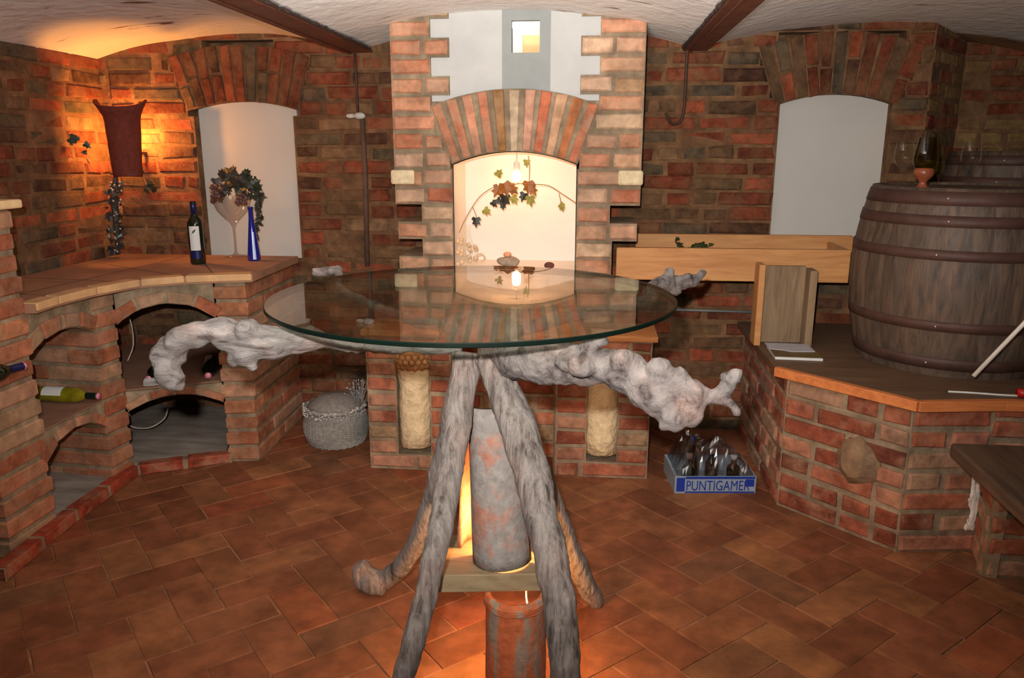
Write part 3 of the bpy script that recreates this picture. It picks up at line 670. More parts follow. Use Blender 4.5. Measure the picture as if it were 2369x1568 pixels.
# rear arms rising just past the rim
driftwood('arm', [([Vector((-0.22, 2.14, 1.10)), Vector((0.0, 2.36, 1.11)), Vector((0.20, 2.56, 1.12))] + PX([(1500, 668, 2.72), (1545, 655, 2.80), (1590, 652, 2.86), (1625, 640, 2.9)]),
                  [0.02, 0.018, 0.018, 0.02, 0.028, 0.026, 0.014])],
          [(W(1548, 632, Y=2.80), 0.024), (W(1592, 640, Y=2.84), 0.018), (W(1562, 668, Y=2.80), 0.02), (W(1625, 632, Y=2.9), 0.016)], M_KNOB, amp=0.02, label='gnarled arm end rising beyond the right rear rim')
driftwood('arm', [([Vector((-0.44, 2.16, 1.10)), Vector((-0.65, 2.36, 1.11)), Vector((-0.85, 2.56, 1.135))] + PX([(722, 628, 2.74), (752, 629, 2.76), (783, 628, 2.78)][::-1]),
                  [0.02, 0.016, 0.014, 0.016, 0.018, 0.014])], [(W(728, 628, Y=2.75), 0.015), (W(765, 627, Y=2.75), 0.015)], M_KNOB, amp=0.014, label='small arm end showing beyond the left rear rim')
# hub where legs and arms meet
driftwood('hub', [([Vector((-0.40, 2.10, 1.10)), Vector((-0.30, 2.10, 1.12)), Vector((-0.20, 2.06, 1.10))], [0.04, 0.055, 0.04])], [], M_LEG, amp=0.014)
mb = MB(); n = 128
def disc(mb, r0, r1, z0, z1): pass
vt = [(GC.x + (GR - 0.002)*math.cos(2*PI*k/n), GC.y + (GR - 0.002)*math.sin(2*PI*k/n), GZ) for k in range(n)]
vb = [(x, y, GZ - 0.012) for x, y, z in vt]; vm = [(GC.x + GR*math.cos(2*PI*k/n), GC.y + GR*math.sin(2*PI*k/n), GZ - 0.002) for k in range(n)]
vm2 = [(x, y, GZ - 0.010) for x, y, z in vm]
mb.add(vt + vm + vm2 + vb, [tuple(range(n)), tuple(3*n + k for k in range(n - 1, -1, -1))], 0)
for r in range(3):
    for k in range(n): mb.f.append((r*n+k, (r+1)*n+k, (r+1)*n+(k+1) % n, r*n+(k+1) % n)); mb.m.append(1); mb.c.append((1, 1, 1))
gt = mb.build('glass_top', [M_TABLEGLASS, M_RIM], tbl); gt['label'] = 'clear round glass top with dark green rim'
for a in (0.4, 2.5, 4.1, 5.6):
    mb = MB(); mb.lathe([(0.012, 0), (0.012, 0.012)], 16, (GC.x + 0.33*math.cos(a), GC.y + 0.33*math.sin(a), GZ - 0.0245)); mb.build('pad', M_GLASS, tbl)
mb = MB(); mb.prism([(-0.425, 1.945), (-0.118, 1.985), (-0.135, 2.215), (-0.415, 2.185)], 0.375, 0.43)
sb = bevel(mb.build('shelf_board', wood_mat('greenish_board', rgb(140, 122, 92), rgb(112, 94, 70), (2, 10, 10), 0.7), tbl), 0.003); sb['label'] = 'thick tan board between the legs'
# clay tile lampshade on the board: two half-round ridge tiles around a bulb
def ridge_tile(rt, rb, h, th=0.014, a0=0.0, a1=PI, n=20, flare=0.0, scoop=0.0, taper=1.0):
    mb = MB(); nz = 14; out = []; inn = []
    for i in range(nz + 1):
        t = i/nz; r = rb + (rt - rb)*t
        if flare and t > 0.82: r += flare*((t - 0.82)/0.18)**1.5
        ro, ri = [], []
        for k in range(n + 1):
            a = a0 + (a1 - a0)*k/n; zz = h*t
            if scoop: zz += scoop*t**6*(abs(k/n - 0.5)*2)**2
            w = 1 + 0.02*noise.noise(Vector((k*0.4, i*0.5, h*9)))
            ro.append(Vector((r*w*math.cos(a), r*w*math.sin(a), zz))); ri.append(Vector(((r-th)*math.cos(a), (r-th)*math.sin(a), zz)))
        out.append(ro); inn.append(ri)
    m = n + 1; N_ = (nz + 1)*m
    v = [p for r in out for p in r] + [p for r in inn for p in r]; fs = []
    for i in range(nz):
        for k in range(n):
            fs.append((i*m+k, i*m+k+1, (i+1)*m+k+1, (i+1)*m+k)); fs.append((N_+i*m+k+1, N_+i*m+k, N_+(i+1)*m+k, N_+(i+1)*m+k+1))
        fs.append((i*m, (i+1)*m, N_+(i+1)*m, N_+i*m)); fs.append(((i+1)*m+n, i*m+n, N_+i*m+n, N_+(i+1)*m+n))
    for k in range(n):
        fs.append((k+1, k, N_+k, N_+k+1)); fs.append((nz*m+k, nz*m+k+1, N_+nz*m+k+1, N_+nz*m+k))
    mb.add(v, fs); return mb
def clay(name, base, lime, lo, hi, stretch=(1, 1, 1), sc=8, mx=0.95):
    m, nt, b = new_mat(name); L = nt.links; v = pos(nt, stretch); v0 = pos(nt)
    n1 = noise_n(nt, v, sc, 8, 0.68, 0.3); r1 = ramp(nt, [(lo, 0.0), (hi, mx)]); L.new(n1, r1.inputs[0])
    n2 = noise_n(nt, v0, 40, 5); r2 = ramp(nt, [(0.3, 0.75), (0.7, 1.2)]); L.new(n2, r2.inputs[0])
    c = mixc(nt, mixc(nt, base, lime, r1.outputs[0]), r2.outputs[0], 1.0, 'MULTIPLY'); L.new(c, b.inputs['Base Color'])
    b.inputs['Roughness'].default_value = 0.9; b.inputs['Specular IOR Level'].default_value = 0.15; bump(nt, b, n2, 0.6, 0.008); return m
M_CLAYW = clay('limed_clay', rgb(160, 96, 72), rgb(128, 124, 119), 0.34, 0.5)
M_CLAYO = clay('orange_clay', rgb(176, 92, 56), rgb(134, 122, 106), 0.48, 0.58, (7, 7, 0.8), 3.2)
M_CLAYR = clay('dark_red_clay', rgb(104, 50, 40), rgb(120, 110, 106), 0.58, 0.70, (1, 1, 1), 7, 0.6)
shade = thing('table_lamp', 'lamp of two upright limewashed roof tiles glowing inside the table legs', 'lamp', (-0.245, 2.085, 0.43))
mb = ridge_tile(0.066, 0.088, 0.47, a0=PI, a1=2*PI); ob = mb.build('front_tile', M_CLAYW, shade, smooth=True, local=True)
ob.location = (0.008, -0.025, 0.002); ob.rotation_euler = (math.radians(-2), math.radians(-4.5), math.radians(-8)); ob['label'] = 'whitish limewashed roof tile facing the room'
mb = ridge_tile(0.10, 0.105, 0.40, a0=0, a1=PI); ob = mb.build('rear_tile', M_CLAYO, shade, smooth=True, local=True)
ob.location = (-0.03, 0.02, 0.002); ob['label'] = 'orange roof tile glowing behind'
mb = MB(); mb.lathe([(0.02, 0), (0.02, 0.05), (0.014, 0.06)], 16, (0, 0.02, 0.0)); mb.build('socket', M_IRON, shade, smooth=True, local=True)
M_BULB = emis('warm_bulb', (1.0, 0.5, 0.17), 380)
mb = MB(); mb.ball((0, 0.02, 0.095), 0.022, 12, sc=(1, 1, 1.4)); mb.build('bulb', M_BULB, shade, smooth=True, local=True)
# tile under the board
lt = thing('roof_tile', 'orange roof tile with grey mortar stripes standing on the floor under the table board', 'roof tile', (-0.195, 2.03, 0))
mb = ridge_tile(0.088, 0.092, 0.345, a0=PI, a1=2*PI)
ob = mb.build('tile_body', M_CLAYO, lt, smooth=True, local=True); ob.rotation_euler = (0, 0, math.radians(6))
mb = ridge_tile(0.095, 0.094, 0.022, a0=PI, a1=2*PI, th=0.02); ob = mb.build('rim', M_CLAYO, lt, smooth=True, local=True); ob.location = (0, 0, 0.312); ob.rotation_euler = (0, 0, math.radians(6))
fb = thing('floor_lamp', 'small warm bulb in a socket on the floor behind the orange tile', 'lamp', (-0.20, 2.10, 0))
mb = MB(); mb.lathe([(0.028, 0), (0.028, 0.012), (0.018, 0.02), (0.018, 0.17)], 16); mb.build('socket', M_IRON, fb, smooth=True, local=True)
mb = MB(); mb.ball((0, 0, 0.20), 0.022, 12, sc=(1, 1, 1.4)); mb.build('bulb', emis('warm_floor_bulb', (1.0, 0.5, 0.17), 650), fb, smooth=True, local=True)
mb = MB(); P, R = catmull([(-0.12, 2.06, 0.36), (-0.14, 2.09, 0.345), (-0.17, 2.1, 0.30), (-0.155, 2.13, 0.15), (-0.16, 2.13, 0.004)], [0.003]*5); mb.tube(P, R, 8)
M_WHITE = plain('white_plastic', rgb(215, 212, 204), 0.4, var=0.05)
tag(mb.build('lamp_cable', M_WHITE, smooth=True), 'white cable looping down behind the orange tile', 'cable')

# ------------------------------------------------------------------ ivy helper
LEAF = [(0, 0), (0.30, -0.12), (0.50, 0.12), (0.30, 0.30), (0.42, 0.62), (0.16, 0.62), (0, 1.0), (-0.16, 0.62), (-0.42, 0.62), (-0.30, 0.30), (-0.50, 0.12), (-0.30, -0.12)]
def leaf(mb, p, size, nrm=(0, -1, 0), roll=0.0, mi=0, fold=0.12):
    n = Vector(nrm).normalized(); u = n.cross(Vector((0, 0, 1)))
    u = u.normalized() if u.length > 1e-3 else Vector((1, 0, 0)); w = u.cross(n)
    c, s = math.cos(roll), math.sin(roll); a = u*c + w*s; b = -u*s + w*c
    pts = [Vector(p) + a*x*size + b*y*size + n*(-abs(x)*fold*2*size) for x, y in LEAF]
    ctr = Vector(p) + b*0.35*size; m = len(pts); th = n*0.0012
    mb.add(pts + [ctr] + [q - th for q in pts] + [ctr - th], [(i, (i+1) % m, m) for i in range(m)] + [(m+1+(i+1) % m, m+1+i, 2*m+1) for i in range(m)] + [(i, m+1+i, m+1+(i+1) % m, (i+1) % m) for i in range(m)], mi)
def leafmat(name, col): return plain(name, col, 0.5, var=0.35, scale=30, bmp=0.2)
M_IVY = leafmat('dark_ivy_green', rgb(44, 54, 38)); M_IVYD = leafmat('dull_ivy', rgb(54, 50, 44)); M_AUT = leafmat('autumn_leaf', rgb(150, 92, 40)); M_YEL = leafmat('yellow_green_leaf', rgb(150, 140, 60)); M_STEM = plain('vine_stem', rgb(150, 110, 70), 0.8)

# niche contents
bulbz = W(1195, 408, Y=4.12)
nb = thing('pendant_bulb', 'glowing bare bulb hanging in the arched chimney niche', 'light bulb', (bulbz.x, 4.12, bulbz.z))
mb = MB(); mb.ball((0, 0, 0), 0.024, 12, sc=(1, 1, 1.25)); mb.build('bulb', emis('niche_bulb', (1.0, 0.50, 0.23), 92), nb, smooth=True, local=True)
mb = MB(); mb.lathe([(0.014, 0.026), (0.016, 0.03), (0.016, 0.07), (0.005, 0.08)], 16); mb.build('socket', M_WHITE, nb, smooth=True, local=True)
mb = MB(); mb.tube([(0, 0, 0.078), (0, 0, 0.14)], 0.003, 8); mb.build('cord', M_WHITE, nb, local=True)
vine = thing('ivy_vine', 'artificial ivy vine with brown and green leaves arching across the lit niche', 'vine', W(1190, 440, Y=4.08))
mb = MB()
for l in ([(1058, 548, 4.1), (1080, 500, 4.1), (1110, 455, 4.1), (1145, 432, 4.1), (1165, 432, 4.08), (1200, 425, 4.05), (1235, 426, 4.05), (1270, 430, 4.08), (1300, 448, 4.1), (1333, 470, 4.1)], [(1093, 478, 4.1), (1100, 495, 4.1), (1105, 515, 4.1)], [(1293, 447, 4.1), (1297, 465, 4.1), (1298, 485, 4.1)], [(1222, 360, 4.08), (1225, 385, 4.08), (1224, 425, 4.06)]):
    P, R = catmull(PX(l), [0.0022]*len(l)); mb.tube(P, R, 6)
mb.build('stem', M_STEM, vine)
mb = MB()
for x, y, s, m, r in ((1150, 415, .035, 2, .6), (1165, 432, .06, 1, 2.8), (1178, 440, .05, 1, 2.2), (1155, 440, .05, 1, 3.6), (1168, 460, .055, 0, 3.3), (1163, 478, .03, 0, 3.1), (1185, 462, .04, 2, 2.6), (1150, 468, .03, 0, 2.4), (1138, 475, .032, 0, 2.4), (1120, 492, .036, 2, 2.2), (1101, 512, .042, 0, 3.14),
                      (1222, 428, .055, 1, 3.1), (1228, 440, .045, 1, 2.6), (1214, 455, .04, 0, 3.5), (1226, 462, .045, 2, 3.0), (1218, 378, .032, 2, 3.1), (1298, 482, .03, 2, 2.8), (1303, 478, .022, 2, 3.9)):
    leaf(mb, W(x, y - 8, Y=4.07), s*1.3, (jit(0.3), -1, jit(0.3)), r, m)
mb.build('foliage', [M_IVYD, M_AUT, M_YEL], vine)
gp = W(1088, 585, Y=4.05); nf = NFZ
M_AMB = plain('amber_glass_bead', rgb(222, 186, 148), 0.15, var=0.1, bmp=0, spec=0.8)
gv = thing('grape_ornament', 'glassy grape-cluster bottle ornament at the left of the lit niche floor', 'ornament', (gp.x, 4.06, nf))
mb = MB(); mb.lathe([(0.03, 0), (0.045, 0.01), (0.05, 0.04), (0.045, 0.09), (0.02, 0.13), (0.012, 0.16), (0.012, 0.215), (0.016, 0.22)], 20, (-0.01, 0, 0)); mb.build('bottle', M_GLASS, gv, smooth=True, local=True)
mb = MB()
for k in range(16):
    mb.ball((-0.01 + 0.05*math.cos(PI + k*0.9) , -0.052 + 0.012*math.sin(k), 0.02 + 0.0085*k), 0.0125, 8)
mb.build('beads', M_AMB, gv, smooth=True, local=True)
mb = MB(); P = [(0.055 + 0.022*math.cos(a), -0.02, 0.052 + 0.02*math.sin(a)) for a in [2*PI*k/20 for k in range(21)]]; mb.tube(P, 0.004, 8); mb.build('handle', M_AMB, gv, smooth=True, local=True)
def rock(name, label, loc, size, mat, parent=None, seed=0):
    mb = MB(); mb.ball((0, 0, size[2]), 1.0, 14, sc=size)
    mb.v = [tuple(Vector(v) + (Vector(v) - Vector((0, 0, size[2])))*0.35*noise.noise(Vector(v)*18 + Vector((seed, 0, 0)))) for v in mb.v]
    zb = min(v[2] for v in mb.v); mb.v = [(v[0], v[1], v[2] - zb) for v in mb.v]
    o = mb.build(name, mat, parent, smooth=True, local=True); o.location = loc
    return tag(o, label, 'stone') if label else o
M_ROCK = plain('grey_rock', rgb(150, 134, 116), 0.85, var=0.35, scale=40)
sx = W(1178, 605, Y=4.08)
st = thing('stone', 'grey lumpy stone with a small orange cap on the lit niche floor', 'stone', (sx.x, 4.08, nf))
rock('body', None, (0, 0, 0), (0.062, 0.04, 0.026), M_ROCK, st, 3); rock('cap', None, (-0.012, 0, 0.05), (0.022, 0.02, 0.014), plain('orange_cap', rgb(214, 160, 120), 0.8), st, 5)
sx = W(1270, 615, Y=4.02); rock('stone', 'small dark brown stone at the right of the lit niche floor', (sx.x, 4.02, nf), (0.028, 0.022, 0.02), plain('brown_stone', rgb(96, 54, 40), 0.8), None, 8)

# ------------------------------------------------------------------ bottles
def bottle_prof(h, r, neck, sh=0.62):
    return [(r*0.6, 0.004), (r*0.92, 0.0), (r, 0.008), (r, h*sh), (r*0.94, h*(sh + 0.05)), (r*0.62, h*(sh + 0.12)), (neck, h*(sh + 0.18)), (neck, h*0.96), (neck*1.15, h*0.965), (neck*1.15, h)]
M_BLK = plain('black_green_glass', rgb(20, 26, 16), 0.06, var=0.1, bmp=0, spec=0.8)
M_LABEL = plain('white_label', rgb(205, 205, 202), 0.6, var=0.03, bmp=0)
M_NAVY = plain('navy_foil', rgb(30, 34, 84), 0.3, 0.3, var=0.1, bmp=0)
M_PINK = plain('pink_foil', rgb(206, 130, 150), 0.35, 0.2, var=0.1, bmp=0)
M_DGREEN = plain('dark_foil', rgb(22, 34, 32), 0.3, 0.3, var=0.1, bmp=0)
p = W(453, 611, Z=CT); 
wb = thing('wine_bottle', 'upright black wine bottle with white label standing on the counter', 'bottle', (p.x, p.y + 0.03, CT))
r = 0.041; h = 0.335
mb = MB(); mb.lathe(bottle_prof(h, r, 0.014), 28); mb.build('glass_body', M_BLK, wb, smooth=True, local=True)
mb = MB(); mb.lathe([(0.0155, h*0.80), (0.0155, h*0.995), (0.012, h*1.0)], 20); mb.build('capsule', M_NAVY, wb, smooth=True, local=True)
ab = math.atan2(-p.y, -p.x) - 0.1
mb = MB(); mb.lathe([(r + 0.0006, 0.075), (r + 0.0006, 0.205)], 16, a0=ab - 0.75, a1=ab + 0.55); mb.build('label', M_LABEL, wb, smooth=True, local=True)
mb = MB(); mb.lathe([(r + 0.0007, 0.03), (r + 0.0007, 0.072)], 16, a0=ab - 0.75, a1=ab + 0.55); mb.build('lower_label', M_NAVY, wb, smooth=True, local=True)
mb = MB()
for k in range(3): 
    a = ab - 0.35 + 0.14*k; mb.tube([((r + 0.001)*math.cos(a), (r + 0.001)*math.sin(a), 0.165 + 0.004*k), ((r + 0.001)*math.cos(a + 0.18), (r + 0.001)*math.sin(a + 0.18), 0.182 + 0.004*k)], 0.0018, 6)
mb.build('label_emblem', M_BLK, wb, local=True)
p = W(584, 603, Z=CT)
bb = thing('blue_bottle', 'slender cobalt blue conical bottle in front of the large goblet', 'bottle', (p.x, p.y + 0.025, CT))
mb = MB(); mb.lathe([(0.03, 0), (0.036, 0.004), (0.034, 0.03), (0.02, 0.17), (0.0125, 0.24), (0.0125, 0.285), (0.016, 0.288), (0.016, 0.297)], 28)
mb.build('glass_body', plain('cobalt_glass', rgb(26, 34, 130), 0.05, var=0.1, bmp=0, spec=0.9), bb, smooth=True, local=True)
ab = math.atan2(-p.y, -p.x)
mb = MB(); mb.lathe([(0.0362, 0.008), (0.0345, 0.03), (0.0225, 0.16)], 8, a0=ab - 0.15, a1=ab + 0.35); q = mb.build('silver_stripe', plain('pale_blue_stripe', rgb(176, 196, 232), 0.25, var=0.05, bmp=0), bb, smooth=True, local=True)
p = W(550, 592, Z=CT)
gob = thing('giant_goblet', 'oversized clear wine goblet holding a leafy garland before the left niche', 'goblet', (p.x, p.y - 0.02, CT))
mb = MB(); mb.lathe([(0.062, 0), (0.062, 0.004), (0.02, 0.012), (0.008, 0.025), (0.0065, 0.10), (0.008, 0.165), (0.02, 0.195), (0.05, 0.225), (0.085, 0.265), (0.105, 0.315), (0.108, 0.345)], 40, caps=False)
gob_g = mb.build('bowl', thin_glass('goblet_glass', (0.90, 0.89, 0.88), add=0.04), gob, smooth=True, local=True)
gar = thing('ivy_garland', 'dark garland of ivy leaves and dusky grapes spilling from the large goblet', 'garland', (p.x, p.y - 0.02, CT + 0.30))
cx0, cy0 = p.x, p.y - 0.02
mb = MB(); gb = MB(); yy = cy0
for k in range(90):
    t = random.random(); x = 500 + 95*t + jit(8); yc = 438 - 20*math.sin(PI*min(1, t*1.1)) + jit(24)
    if k < 10: x, yc = 532 + jit(10), 412 + jit(12)
    pt = W(x, yc, Y=yy + jit(0.06)); leaf(mb, pt, random.uniform(0.035, 0.06), (jit(0.7), -1, jit(0.7)), random.uniform(0, 6.28), random.choice((0, 0, 1)))
for k in range(38):
    t = k/37; x = 592 + 11*math.sin(t*2.6) + jit(5) - 14*t*t; yc = 440 + 112*t
    leaf(mb, W(x, yc, Y=yy - 0.02 + jit(0.02)), random.uniform(0.02, 0.036), (jit(0.7), -1, jit(0.7)), 3.14 + jit(1.5), random.choice((0, 0, 1)))
for k in range(26): gb.ball(W(502 + jit(13), 447 + jit(20), Y=yy - 0.05 + jit(0.02)), 0.013, 7)
g2b = MB()
for k in range(24): g2b.ball(W(558 + jit(11), 460 + jit(11), Y=yy - 0.10 + jit(0.01)), 0.011, 7)
M_GRAPE = plain('dusky_grape', rgb(92, 66, 62), 0.4, var=0.3, scale=30, bmp=0)
mb.build('foliage', [M_IVYD, M_IVY], gar); gb.build('grape_cluster', M_GRAPE, gar, smooth=True); g2b.build('grape_cluster', M_GRAPE, gar, smooth=True)
def lying(name, label, tip, direction, glass_m, cap_m, tip_m, L=0.30, r=0.037, extra=None, group=None):
    """bottle lying down: tip = neck end, direction = horizontal direction from base to neck"""
    d = Vector((*direction, 0)).normalized(); base = Vector(tip) - d*L
    th = thing(name, label, 'bottle', base, group, (PI/2, 0, math.atan2(d.y, d.x) + PI/2))
    mb = MB(); mb.lathe(bottle_prof(L, r, 0.0135), 24); mb.build('glass_body', glass_m, th, smooth=True, local=True)
    mb = MB(); mb.lathe([(0.0155, L*0.80), (0.0155, L*0.985)], 18, caps=False); mb.build('capsule', cap_m, th, smooth=True, local=True)
    mb = MB(); mb.lathe([(0.016, L*0.975), (0.016, L*1.002), (0.0, L*1.003)], 18); mb.build('capsule_tip', tip_m, th, smooth=True, local=True)
    return th
M_OLIVE = plain('olive_yellow_glass', rgb(120, 112, 20), 0.08, var=0.4, scale=14, bmp=0, spec=0.8)
yb_ = lying('wine_bottle', 'yellow-green wine bottle lying in the upper left rack bay', (-2.275, 3.265, 0.44 + 0.037), (1, -0.02), M_OLIVE, M_DGREEN, M_PINK, L=0.32)
mb = MB(); mb.lathe([(0.0376, 0.05), (0.0376, 0.15)], 14, a0=PI*0.25, a1=PI*0.95); mb.build('label', M_LABEL, yb_, smooth=True, local=True)
lying('wine_bottle', 'black wine bottle lying in the right upper bay beside the brick pier', (-2.20, 3.55, 0.44 + 0.037), (0.25, -1), M_BLK, M_DGREEN, M_PINK)
t = W(512, 855, Y=3.66); lying('wine_bottle', 'dark green wine bottle lying in the right upper bay under the driftwood arm', (-1.93, 3.64, 0.44 + 0.037), (0.45, -1), M_BLK, M_BLK, M_PINK)
t = W(20, 765, X=-2.27); lying('wine_bottle', 'navy capped wine bottle poking in at the left picture edge', (-2.21, t.y - 0.02, 0.735 + 0.037 + 0.0), (0.30, 1), M_BLK, M_NAVY, M_PINK)
# white cables in the rack
for l, lab in (([(297, 728, 3.95), (306, 760, 3.95), (308, 800, 3.95), (295, 835, 3.95)], 'thin white cable hanging in the upper right rack bay'), ([(388, 945, 3.9), (380, 968, 3.85), (350, 988, 3.8), (318, 990, 3.8), (298, 983, 3.8)], 'thin white cable curving in the lower right rack bay')):
    P, R = catmull(PX(l), [0.004]*len(l)); mb = MB(); mb.tube(P, R, 8); tag(mb.build('cable', plain('cream_cable', rgb(190, 176, 158), 0.5), smooth=True), lab, 'cable')

# ------------------------------------------------------------------ corner wall lamp of a clay tile
wl = thing('wall_lamp', 'clay roof tile lamp glowing in the left corner of the room', 'lamp', (-2.57, 4.18, 1.45))
mb = ridge_tile(0.098, 0.075, 0.365, a0=PI*1.0, a1=PI*2.0, flare=0.04, scoop=0.05, th=0.016); ob = mb.build('clay_shade', M_CLAYR, wl, smooth=True, local=True); ob.rotation_euler = (math.radians(-3), 0, math.radians(14))
mb = MB(); mb.lathe([(0.018, 0.12), (0.018, 0.17), (0.014, 0.18)], 14, (-0.01, 0.085, 0.0)); mb.build('socket', M_IRON, wl, smooth=True, local=True)
mb = MB(); mb.ball((-0.01, 0.085, 0.215), 0.026, 12, sc=(1, 1, 1.3)); mb.build('bulb', emis('amber_bulb', (1.0, 0.37, 0.07), 620), wl, smooth=True, local=True)
mb = MB(); mb.box(-0.02, 0.0, 0.05, 0.215, 0.12, 0.135); mb.build('bracket', M_IRON, wl, local=True)
wv = thing('ivy_sprig', 'green ivy leaves trailing around the clay tile lamp', 'ivy', (-2.57, 4.2, 1.4))
mb = MB()
for x, y, s in ((162, 318, .05), (178, 326, .05), (195, 332, .04), (200, 352, .03), (330, 392, .045), (318, 398, .04), (340, 425, .05), (350, 440, .045), (335, 436, .04), (160, 330, .04)):
    q = W(x, y, Y=4.33) if x > 250 else W(x, y, X=-2.74); leaf(mb, q, s, (0.4 if x < 250 else 0, -1, jit(0.4)), jit(3), 0)
mb.build('foliage', [M_IVY], wv)
mb = MB(); 
for l in ([(160, 322, 4.12), (185, 345, 4.16), (215, 385, 4.22)], [(300, 395, 4.3), (325, 400, 4.34), (345, 440, 4.34)]):
    P, R = catmull(PX(l), [0.003]*3); mb = MB(); mb.tube(P, R, 6); mb.build('stem', M_STEM, wv)
hg = thing('hanging_garland', 'dark garland with silvery beads hanging under the clay tile lamp', 'garland', (-2.60, 4.22, 1.0))
mb = MB(); P, R = catmull(PX([(268, 408, 4.22), (264, 460, 4.22), (270, 520, 4.22), (272, 588, 4.24)]), [0.012, 0.02, 0.018, 0.01]); mb.tube(P, R, 8); mb.build('stem', M_IVYD, hg)
mb = MB(); gb = MB()
for k in range(80):
    y = random.uniform(420, 585); q = W(266 + jit(17), y, Y=4.2 + jit(0.03)); leaf(mb, q, random.uniform(0.02, 0.036), (jit(0.8), -1, jit(0.8)), jit(3.1), k % 2)
    if k % 3 == 0: gb.ball(W(266 + jit(15), y, Y=4.16), 0.006, 6)
mb.build('foliage', [M_IVYD, plain('black_leaf', rgb(44, 46, 44), 0.4)], hg); gb.build('beads', plain('silver_bead', rgb(170, 174, 176), 0.3, 0.5), hg, smooth=True)['kind'] = 'stuff'

# ------------------------------------------------------------------ iron rods at the beam ends
rod = thing('iron_rod', 'thin rusty iron rod and pipe on the wall left of the chimney', 'rod', (-1.28, 4.37, 1.0))
mb = MB(); mb.tube(PX([(820, 112, 4.365), (824, 180, 4.365), (828, 262, 4.365)]), 0.008, 8); mb.build('upper_rod', M_IRON, rod, smooth=True)
mb = MB(); mb.tube(PX([(838, 275, 4.36), (845, 400, 4.36), (850, 615, 4.36)]), 0.014, 10); mb.build('pipe', plain('brown_pipe', rgb(88, 66, 54), 0.7), rod, smooth=True)
mb = MB(); q = W(832, 268, Y=4.36); mb.ball(q, 0.024, 8, sc=(1.4, 0.8, 0.8)); mb.ball(q + Vector((-0.05, 0.0, 0.0)), 0.014, 8, sc=(2, 0.8, 0.9)); mb.build('pale_fitting', plain('limed_fitting', rgb(186, 184, 176), 0.8), rod, smooth=True)
hk = thing('iron_hook', 'rusty J-shaped iron hook rod on the wall right of the chimney', 'hook', (0.45, 4.37, 1.7))
mb = MB(); P, R = catmull(PX([(1590, 112, 4.365), (1586, 190, 4.365), (1582, 255, 4.36), (1572, 282, 4.35), (1552, 285, 4.33), (1541, 262, 4.31)]), [0.008]*6); mb.tube(P, R, 8); mb.build('rod', M_IRON, hk, smooth=True)
a, b = W(1560, 716, Y=4.375), W(1745, 722, Y=4.375)
mb = MB(); mb.tube([a, b], 0.007, 8); tag(mb.build('wall_pipe', plain('grey_blue_pipe', rgb(112, 118, 118), 0.5), smooth=True), 'thin grey-blue pipe running along the wall below the wooden trough', 'pipe')

# ------------------------------------------------------------------ wooden trough, standing channel, booklets
tr = thing('wooden_trough', 'long pine plank trough mounted under the right niche', 'trough', (0.7, 4.2, 0.94))
M_PINE = wood_mat('orange_pine', rgb(196, 142, 88), rgb(172, 116, 68), (1, 10, 10), 0.55)
zt = W(1425, 571, Y=4.02).z; zb = zt - 0.165
mb = MB(); mb.box(0.13, 1.285, 4.00, 4.035, zb, zt); bevel(mb.build('front_board', M_PINE, tr), 0.004)
mb = MB(); mb.box(0.245, 1.40, 4.345, 4.375, zb, zt + 0.035); bevel(mb.build('rear_board', M_PINE, tr), 0.004)
mb = MB(); mb.box(0.245, 1.265, 4.036, 4.344, zb + 0.02, zb + 0.05); mb.build('bottom_board', wood_mat('brown_board', rgb(110, 82, 60), rgb(84, 62, 46)), tr)
mb = MB(); mb.box(1.265, 1.285, 4.036, 4.344, zb + 0.05, zt); mb.build('end_board', M_PINE, tr)
q = W(1610, 562, Y=4.18); pv = thing('ivy_sprig', 'small dark green sprig lying in the wooden trough', 'ivy', (q.x, 4.18, zb + 0.06))
mb = MB()
for k in range(42): leaf(mb, (q.x + jit(0.10), 4.18 + jit(0.08), zb + 0.06 + random.random()*0.12), random.uniform(0.025, 0.045), (jit(0.8), -0.6, 0.8), jit(3.1), 0)
mb.build('foliage', [leafmat('deep_green', rgb(48, 58, 28))], pv)
mb = MB(); mb.tube([(q.x - 0.1, 4.18, zb + 0.06), (q.x, 4.17, zb + 0.09), (q.x + 0.1, 4.18, zb + 0.07)], 0.006, 6); mb.build('stem', M_STEM, pv)
chn = thing('timber_channel', 'upright weathered plank channel standing on the bar end', 'timber', (0.96, 3.88, BH))
M_OLDW = wood_mat('weathered_plank', rgb(142, 118, 90), rgb(104, 84, 66), (10, 10, 1), 0.8)
mb = MB(); mb.box(-0.12, 0.09, 0.02, 0.045, 0, 0.385); bevel(mb.build('back_plank', M_OLDW, chn, local=True), 0.003)
mb = MB(); mb.box(-0.15, -0.12, -0.06, 0.045, 0, 0.40); bevel(mb.build('side_plank', M_PINE, chn, local=True), 0.003)
mb = MB(); mb.box(0.09, 0.125, -0.06, 0.045, 0, 0.375); bevel(mb.build('side_plank', M_OLDW, chn, local=True), 0.003)
bk = thing('booklet', 'thin booklet with brown cover and white page edge on the bar top', 'booklet', (0.94, 3.67, BH))
mb = MB(); mb.prism([(-0.085, -0.11), (0.125, -0.12), (0.135, 0.11), (-0.075, 0.12)], 0.001, 0.012); bevel(mb.build('pages', M_LABEL, bk, local=True), 0.001)
mb = MB(); mb.prism([(-0.085, -0.10), (0.125, -0.11), (0.135, 0.11), (-0.075, 0.12)], 0.0121, 0.014); mb.build('cover', plain('brown_olive_cover', rgb(96, 78, 44), 0.5, var=0.3, scale=12), bk, local=True)
lf = thing('leaflet', 'pale lilac leaflet lying on top of the brown booklet', 'leaflet', (0.94, 3.74, BH + 0.0141))
